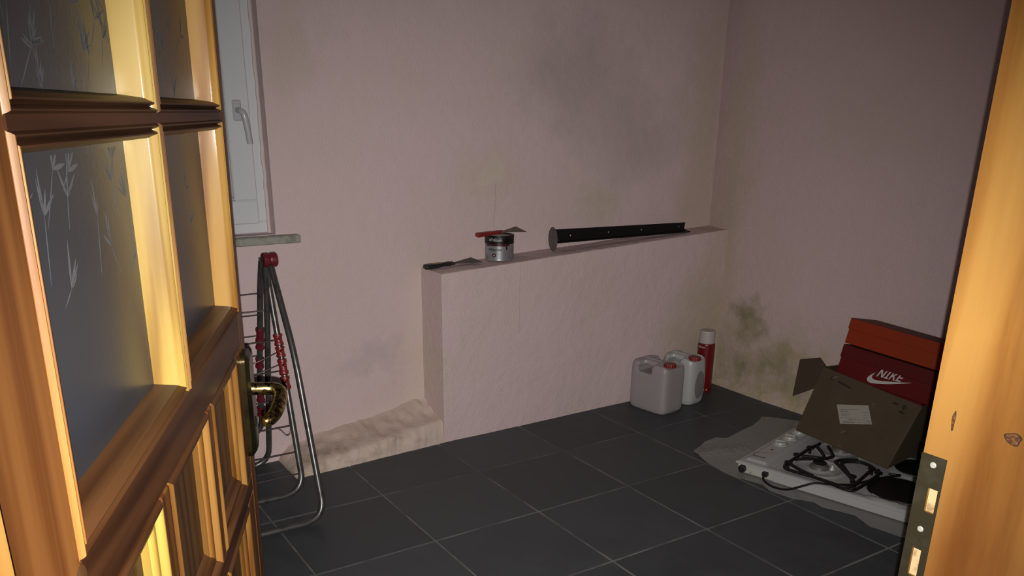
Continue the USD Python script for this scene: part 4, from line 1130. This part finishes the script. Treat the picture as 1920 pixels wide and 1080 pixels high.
for (a, b) in (BURN, BURN2):
    z = HT + 0.004
    bu = obj('burner', hb(lathe([(0, z - 0.006), (0.036, z - 0.006), (0.034, z + 0.002), (0.028, z + 0.008), (0.0265, z + 0.008), (0.0265, z + 0.013), (0.0, z + 0.014)], 32, (a, b, 0))), 'burner_grey', t, 40)
    obj('burner_cap', hb(lathe([(0, z + 0.012), (0.024, z + 0.012), (0.0245, z + 0.016), (0.021, z + 0.0185), (0, z + 0.019)], 32, (a, b, 0))), 'cast_iron', bu, 40)
    obj('spark_plug', hb(lathe([(0, z - 0.006), (0.012, z - 0.006), (0.008, z + 0.004), (0.004, z + 0.012), (0, z + 0.013)], 16, (a + 0.042, b + 0.016, 0))), 'knob_white', bu, 40)
for (a, b), r_ in PLATES:
    hp_ = obj('hotplate', hb(lathe([(0, HT + 0.003), (r_, HT + 0.003), (r_, HT + 0.011), (r_ - 0.004, HT + 0.0135), (r_ * 0.30, HT + 0.0135), (r_ * 0.27, HT + 0.0115), (0, HT + 0.0115)], 64, (a, b, 0))), 'hotplate', t, 35, label='black cast hotplate')
    obj('hotplate_rim', hb(lathe([(r_ - 0.001, HT + 0.0045), (r_ + 0.0042, HT + 0.0045), (r_ + 0.0045, HT + 0.0062), (r_ + 0.003, HT + 0.0078), (r_ - 0.001, HT + 0.0080), (r_ - 0.001, HT + 0.0045)], 64, (a, b, 0))), 'chrome', hp_, 35)
RODS = [[(0.186, 0.326), (0.186, 0.297), (0.179, 0.255), (0.18, 0.144), (0.181, 0.065), (0.18, 0.038), (0.192, 0.005), (0.209, -0.004), (0.259, -0.006), (0.301, -0.004), (0.368, -0.010), (0.399, -0.012), (0.424, -0.006), (0.44, 0.014), (0.442, 0.045)],
        [(0.187, 0.052), (0.245, 0.020), (0.299, 0.002)],
        [(0.187, 0.103), (0.261, 0.178), (0.278, 0.219), (0.274, 0.242), (0.225, 0.313)],
        [(0.191, 0.154), (0.228, 0.177), (0.259, 0.201), (0.192, 0.289)],
        [(0.434, 0.046), (0.391, 0.098), (0.316, 0.176), (0.308, 0.188), (0.314, 0.216), (0.334, 0.24), (0.362, 0.262)],
        [(0.432, 0.048), (0.342, 0.169), (0.33, 0.2), (0.371, 0.242), (0.408, 0.239), (0.428, 0.226), (0.435, 0.202), (0.44, 0.055)],
        [(0.452, 0.222), (0.465, 0.193), (0.468, 0.147), (0.464, 0.073), (0.462, 0.025), (0.455, -0.015), (0.442, -0.026), (0.405, -0.024), (0.368, -0.012)]]
ZR = 0.0745
for k, g in enumerate(RODS):
    p = smooth_path([(a, b, ZR + 0.0012 * (k % 3)) for a, b in g], 4)
    obj('pan_support_rod', hb(tube(p, 0.0061, 8)), 'cast_iron', t, 60)
for k, (a, b) in enumerate([(0.177, 0.26), (0.171, 0.155), (0.405, 0.099), (0.436, 0.045), (0.431, 0.219), (0.462, 0.197), (0.181, 0.060)]):
    rg = tube(smooth_path([(a + 0.011 * math.cos(q), b + 0.011 * math.sin(q), ZR) for q in np.linspace(0, 2 * np.pi, 9)[:-1]], 3, True), 0.0042, 8, True)
    ft = lathe([(0, ZR + 0.005), (0.006, ZR + 0.005), (0.0055, HT + 0.0005), (0, HT + 0.0005)], 12, (a, b, 0))
    obj('support_foot', hb(cat_mesh(rg, ft)), 'cast_iron', t, 50)
obj('gas_inlet', xf(lathe([(0, 0), (0.0135, 0), (0.0150, 0.002), (0.0150, 0.014), (0.0125, 0.017), (0.0085, 0.017), (0.008, 0.013), (0, 0.013)], 24), HO + HXa * 0.030 + HYa * 0.006 + np.array([0, 0, 0.0235]), HXa, (0, 0, 1), -HYa), 'black_plastic', t, 35, label='black gas inlet plug in the tray side')
obj('cord_grip', hb(cbox((0.112, -0.010, 0.018), (0.134, 0.010, 0.038), 0.004)), 'black_plastic', t)
obj('side_screw', xf(lathe([(0, 0), (0.004, 0), (0.003, 0.002), (0, 0.0022)], 12), HO + HXa * 0.062 + HYa * 0.006 + np.array([0, 0, 0.0140]), HXa, (0, 0, 1), -HYa), 'screw_metal', t)
cord = smooth_path([(0.123, -0.006, 0.030), (0.130, -0.028, 0.027), (0.143, -0.043, 0.020), (0.182, -0.052, 0.0125), (0.236, -0.056, 0.020), (0.284, -0.052, 0.046), (0.326, -0.034, 0.067), (0.366, -0.006, 0.0655), (0.406, 0.032, 0.064), (0.43, 0.060, 0.064), (0.449, 0.105, 0.0655), (0.471, 0.176, 0.062), (0.50, 0.241, 0.0585), (0.515, 0.275, 0.056), (0.500, 0.268, 0.056), (0.478, 0.262, 0.056)], 5)
obj('power_cord', hb(tube(cord, 0.0042, 8)), 'cast_iron', t, 60, label='black power cord')

# carton, racked out of square, its open top filled with shoe boxes
cBL, cBR, cTR, cTL = np.array([1.606, -0.890, 0.089]), np.array([1.577, -1.324, 0.0845]), np.array([1.660, -1.361, 0.323]), np.array([1.700, -0.911, 0.348])
cTR = cTR - np.dot(cTR - cBL, np.array([-0.938, 0.052, 0.343])) * np.array([-0.938, 0.052, 0.343])
CB = np.array([0.285, 0.030, 0.004]); CT_ = np.array([0.275, 0.030, -0.030])
t = thing('cardboard_box', 'open brown cardboard carton with a white label leaning on the hob', 'cardboard box', (cBL + cBR) / 2 * [1, 1, 1])


CCEN = None


def slab(quad, th, flip=1):
    """A board of the given thickness behind a four- or more-cornered flat outline."""
    q = np.asarray(quad, float); n = np.cross(q[1] - q[0], q[-1] - q[0]); n /= np.linalg.norm(n)
    if CCEN is not None and (q.mean(0) - CCEN) @ n < 0: n = -n
    return trimesh.convex.convex_hull(np.vstack([q, q - n * th]))


TB = 0.004
CCEN = (cBL + cBR + cTL + cTR) / 4 + CB / 2
cbo = {}
cbo['front'] = obj('side_panel', slab([cBL, cBR, cTR, cTL], TB, -1), 'cardboard', t, False, label='front side of the carton')
obj('side_panel', slab([cBR, cBR + CB, cTR + CT_, cTR], TB, -1), 'cardboard', t, False)
obj('side_panel', slab([cBL, cTL, cTL + CT_, cBL + CB], TB, -1), 'cardboard_inner', t, False)
obj('side_panel', slab([cBL + CB, cTL + CT_, cTR + CT_, cBR + CB], TB, -1), 'cardboard_inner', t, False)
obj('bottom_panel', slab([cBL, cBL + CB, cBR + CB, cBR], TB, -1), 'cardboard', t, False)
fx = (cBR - cBL); fxl = np.linalg.norm(fx); fx /= fxl
fn = np.cross(cBR - cBL, cTL - cBL); fn /= np.linalg.norm(fn)
if fn[0] > 0: fn = -fn
fy = np.cross(fn, fx) if np.cross(fn, fx)[2] > 0 else np.cross(fx, fn)
FH = np.linalg.norm(cTL - cBL)


def on_face(poly, th, lift=0.0004):
    m = extrude(poly, th); T_ = np.column_stack([fx, fy, fn])
    v = np.array(m.vertices); w = cBL + np.outer(v[:, 0], fx) + np.outer(v[:, 1], fy) + np.outer(v[:, 2] + lift, fn)
    f = np.array(m.faces); return trimesh.Trimesh(w, f if np.linalg.det(T_) > 0 else f[:, ::-1], process=False)


def uv(u, v):
    p = (1 - u) * (1 - v) * cBL + u * (1 - v) * cBR + u * v * cTR + (1 - u) * v * cTL - cBL
    return np.array([p @ fx, p @ fy])


l0, l1, l2, l3 = uv(0.287, 0.574), uv(0.572, 0.734), uv(0.684, 0.503), uv(0.401, 0.338)
lab = obj('paper_label', on_face(Polygon([l0, l1, l2, l3]), 0.0004), 'paper', (cbo['front'][0], cbo['front'][1]), False, label='white printed paper label')


def lq(a, b):                                           # a across, b down the label
    return l0 + (l1 - l0) * a + (l3 - l0) * b


def strip(a0, a1, b0, b1): return Polygon([lq(a0, b0), lq(a1, b0), lq(a1, b1), lq(a0, b1)])


lines = [(0.10, 0.20, 0.24, 0.29), (0.22, 0.66, 0.235, 0.265), (0.08, 0.33, 0.315, 0.365), (0.06, 0.55, 0.425, 0.437), (0.10, 0.26, 0.49, 0.52), (0.32, 0.36, 0.485, 0.53), (0.08, 0.30, 0.57, 0.59), (0.05, 0.62, 0.680, 0.694), (0.30, 0.44, 0.745, 0.785), (0.48, 0.52, 0.745, 0.79), (0.56, 0.95, 0.755, 0.775), (0.54, 0.68, 0.885, 0.91), (0.70, 0.82, 0.885, 0.905), (0.80, 0.95, 0.50, 0.52), (0.80, 0.95, 0.36, 0.38), (0.78, 0.94, 0.62, 0.64)]
pl_m = [on_face(strip(*q), 0.0003, 0.0008) for q in lines] + [on_face(strip(0.10 + 0.0135 * k, 0.10 + 0.0135 * k + (0.009 if k % 3 else 0.005), 0.865, 0.945), 0.0003, 0.0008) for k in range(29)]
ci = lq(0.90, 0.885); pl_m.append(on_face(Point(*ci).buffer(0.0070).difference(Point(*ci).buffer(0.0050)), 0.0003, 0.0008))
obj('label_print', cat_mesh(*pl_m), 'paper_dark', (cbo['front'][0], cbo['front'][1]), False)


def arrow(c, ang, k=1.0):
    p = np.array([(-0.0035, -0.011), (0.0035, -0.011), (0.0035, 0.0), (0.012, -0.001), (0.0, 0.013), (-0.012, -0.001), (-0.0035, 0.0)]) * k
    c_, s_ = math.cos(ang), math.sin(ang); return Polygon(c + p @ np.array([[c_, s_], [-s_, c_]]))


obj('printed_arrow', on_face(arrow(uv(0.87, 0.893), -0.15), 0.0003), 'carton_print', (cbo['front'][0], cbo['front'][1]), False, label='black upward arrow')
obj('printed_mark', cat_mesh(on_face(Polygon([uv(0.75, 0.885), uv(0.775, 0.915), uv(0.815, 0.915), uv(0.80, 0.885)]), 0.0003), on_face(Polygon([uv(0.835, 0.815), uv(0.855, 0.838), uv(0.90, 0.828), uv(0.885, 0.795), uv(0.855, 0.80)]), 0.0003)), 'carton_print', (cbo['front'][0], cbo['front'][1]), False)
c0 = uv(0.135, 0.90)
obj('printed_mark', cat_mesh(on_face(Point(*c0).buffer(0.0085).difference(Point(*c0).buffer(0.0045)), 0.0003), on_face(Polygon([uv(0.20, 0.872), uv(0.205, 0.90), uv(0.345, 0.872), uv(0.34, 0.850)]), 0.0003)), 'carton_print', (cbo['front'][0], cbo['front'][1]), False)
# clear packing tape down the middle of the face
tp = [uv(0.42, 0.02), uv(0.60, 0.02), uv(0.60, 0.985), uv(0.42, 0.985)]
def wrinkled(poly, amp, seed):
    m = on_face(poly, 0.0003, 0.0014); m = m.subdivide_to_size(0.012); v = np.array(m.vertices)
    m.vertices = v + np.outer((meshkit.fbm(v * 90, 3, seed) - 0.5) * amp, fn); return m
for k_, (u_, v_, w_, h_) in enumerate(((0.44, 0.22, 0.07, 0.06), (0.47, 0.01, 0.05, 0.05), (0.60, 0.74, 0.035, 0.09))):
    obj('packing_tape', wrinkled(Polygon([uv(u_, v_), uv(u_ + w_, v_ + 0.02), uv(u_ + w_ - 0.01, v_ + h_), uv(u_ + 0.01, v_ + h_ - 0.02)]), 0.006, 3 + k_), 'tape', t, 40, label='crinkled scrap of clear packing tape')
obj('packing_tape', wrinkled(Polygon([uv(0.135, 0.89), uv(0.18, 0.90), uv(0.175, 0.95), uv(0.13, 0.93)]), 0.003, 4), 'tape', t, 40)
# flaps
hF, hB = cTL + fx * 0.002, cTL + CT_ * 0.78
FO = np.array([1.640, -0.801, 0.250]); FB = np.array([1.785, -0.775, 0.325])
nf = np.cross(hB - hF, FO - hF); nf /= np.linalg.norm(nf)
FB = FB - nf * ((FB - hF) @ nf)
fm = FO + (hF - FO) * 0.32 - np.array([-0.018, 0.006, 0.006]); fm = fm - nf * ((fm - hF) @ nf)
obj('flap', slab([(1.7514, -0.8910, 0.3295), (1.7660, -0.8400, 0.3590), (1.7592, -0.7485, 0.3298), (1.7054, -0.7766, 0.1868), (1.7240, -0.8800, 0.2518)], TB), 'cardboard_inner', t, False, label='torn side flap sticking out to the left')
bo = cTL + CT_; bo2 = cTR + CT_
obj('flap', slab([bo, bo2, bo2 + np.array([0.012, -0.004, 0.060]), bo + np.array([0.012, 0.0, 0.060])], TB), 'cardboard_inner', t, False)

# shoe boxes
OP = np.array([1.775, -0.9362, 0.4445]); f1, f2, f3 = np.array([0.1077, -0.9914, -0.0737]), np.array([0.1902, -0.0522, 0.9804]), np.array([0.9758, 0.1196, -0.1830])
f1, f2 = f1 / np.linalg.norm(f1), f2 / np.linalg.norm(f2); f3 = np.cross(f1, f2); f3 /= np.linalg.norm(f3)
if f3[0] < 0: f3 = -f3
f2 = f2 - f1 * (f1 @ f2); f2 /= np.linalg.norm(f2)


def shoe_box(name, label, o, L_, Hh, Dd, lid_h, m_body, m_lid, m_top, overhang=0.0035):
    """o: lower left front corner; f1 along the front, f2 up, f3 back."""
    T_ = thing(name, label, 'shoe box', o)
    put = lambda q: xf(q, o, f1, f2, f3)
    wall = 0.0022
    b_ = mani(cbox((0, 0, 0), (L_, Hh - 0.003, Dd), 0.0012))
    bd = obj('box_body', put(V(b_)), m_body, T_, False)
    ld = mani(cbox((-overhang, Hh - lid_h, -overhang), (L_ + overhang, Hh, Dd + overhang), 0.0015)) - mani(plain((-0.0008, Hh - lid_h - 0.01, -0.0008), (L_ + 0.0008, Hh - 0.0025, Dd + 0.0008)))
    li = obj('lid', put(V(ld)), m_lid, T_, False)
    obj('lid_top_sheet', put(cbox((-overhang + 0.001, Hh - 0.0005, -overhang + 0.001), (L_ + overhang - 0.001, Hh + 0.0004, Dd + overhang - 0.001), 0.0003)), m_top, (li[0], T_[1]), False)
    return T_, put


BD = 0.205
shoe_box('shoe_box', 'plain orange shoe box on top of the stack in the carton', OP, 0.400, 0.099, BD, 0.042, 'box_orange', 'box_orange', 'box_lid_top')
RP = OP - f2 * (0.131) + f1 * 0.004
tR, putR = shoe_box('shoe_box', 'red shoe box with a white brand logo on its front, under the orange box', RP, 0.405, 0.124, BD + 0.004, 0.050, 'box_red', 'box_lid_red', 'box_lid_top')
# the white logo: slanted capitals over a swoosh
tm = meshkit.text_mesh('NIKE', 0.0300, 0.0005, True); v = np.array(tm.vertices)
v[:, 0] *= 0.098 / v[:, 0].max(); v[:, 0] += v[:, 1] * 0.42
RH = 0.131                                             # measured from the orange box's lower corner
v = v + [0.157, RH - 0.0880, 0]
z_ = v[:, 2].copy(); v[:, 2] = -0.0003 - z_
v[:, 1] += (v[:, 0] - 0.157) * 0.075
logo = trimesh.Trimesh(v, tm.faces[:, ::-1], process=False)
sw = np.array([(0.157, -0.076), (0.141, -0.091), (0.133, -0.104), (0.136, -0.115), (0.150, -0.1195), (0.170, -0.1165), (0.215, -0.104), (0.260, -0.088), (0.301, -0.0715), (0.262, -0.0815), (0.215, -0.0935), (0.178, -0.1015), (0.159, -0.1025), (0.151, -0.098), (0.150, -0.090)])
sp2 = smooth_path(np.column_stack([sw, np.zeros(len(sw))]), 5, True)[:, :2]
swm = extrude(Polygon(sp2).buffer(0), 0.0005); q = np.array(swm.vertices); q = np.column_stack([q[:, 0] - 0.004, q[:, 1] + RH, -0.0003 - q[:, 2]])
swm = trimesh.Trimesh(q, swm.faces[:, ::-1], process=False)
obj('logo_lettering', putR(logo), 'white_print', tR, False, label='white slanted brand lettering')
obj('logo_swoosh', putR(swm), 'white_print', tR, False, label='white swoosh mark')
LP = RP - f2 * 0.172 + f3 * 0.010 + f1 * 0.012
shoe_box('shoe_box', 'lower red shoe box sunk inside the carton, only a sliver of its lid showing', LP, 0.340, 0.170, BD - 0.055, 0.045, 'box_lid_red', 'box_red', 'box_red')
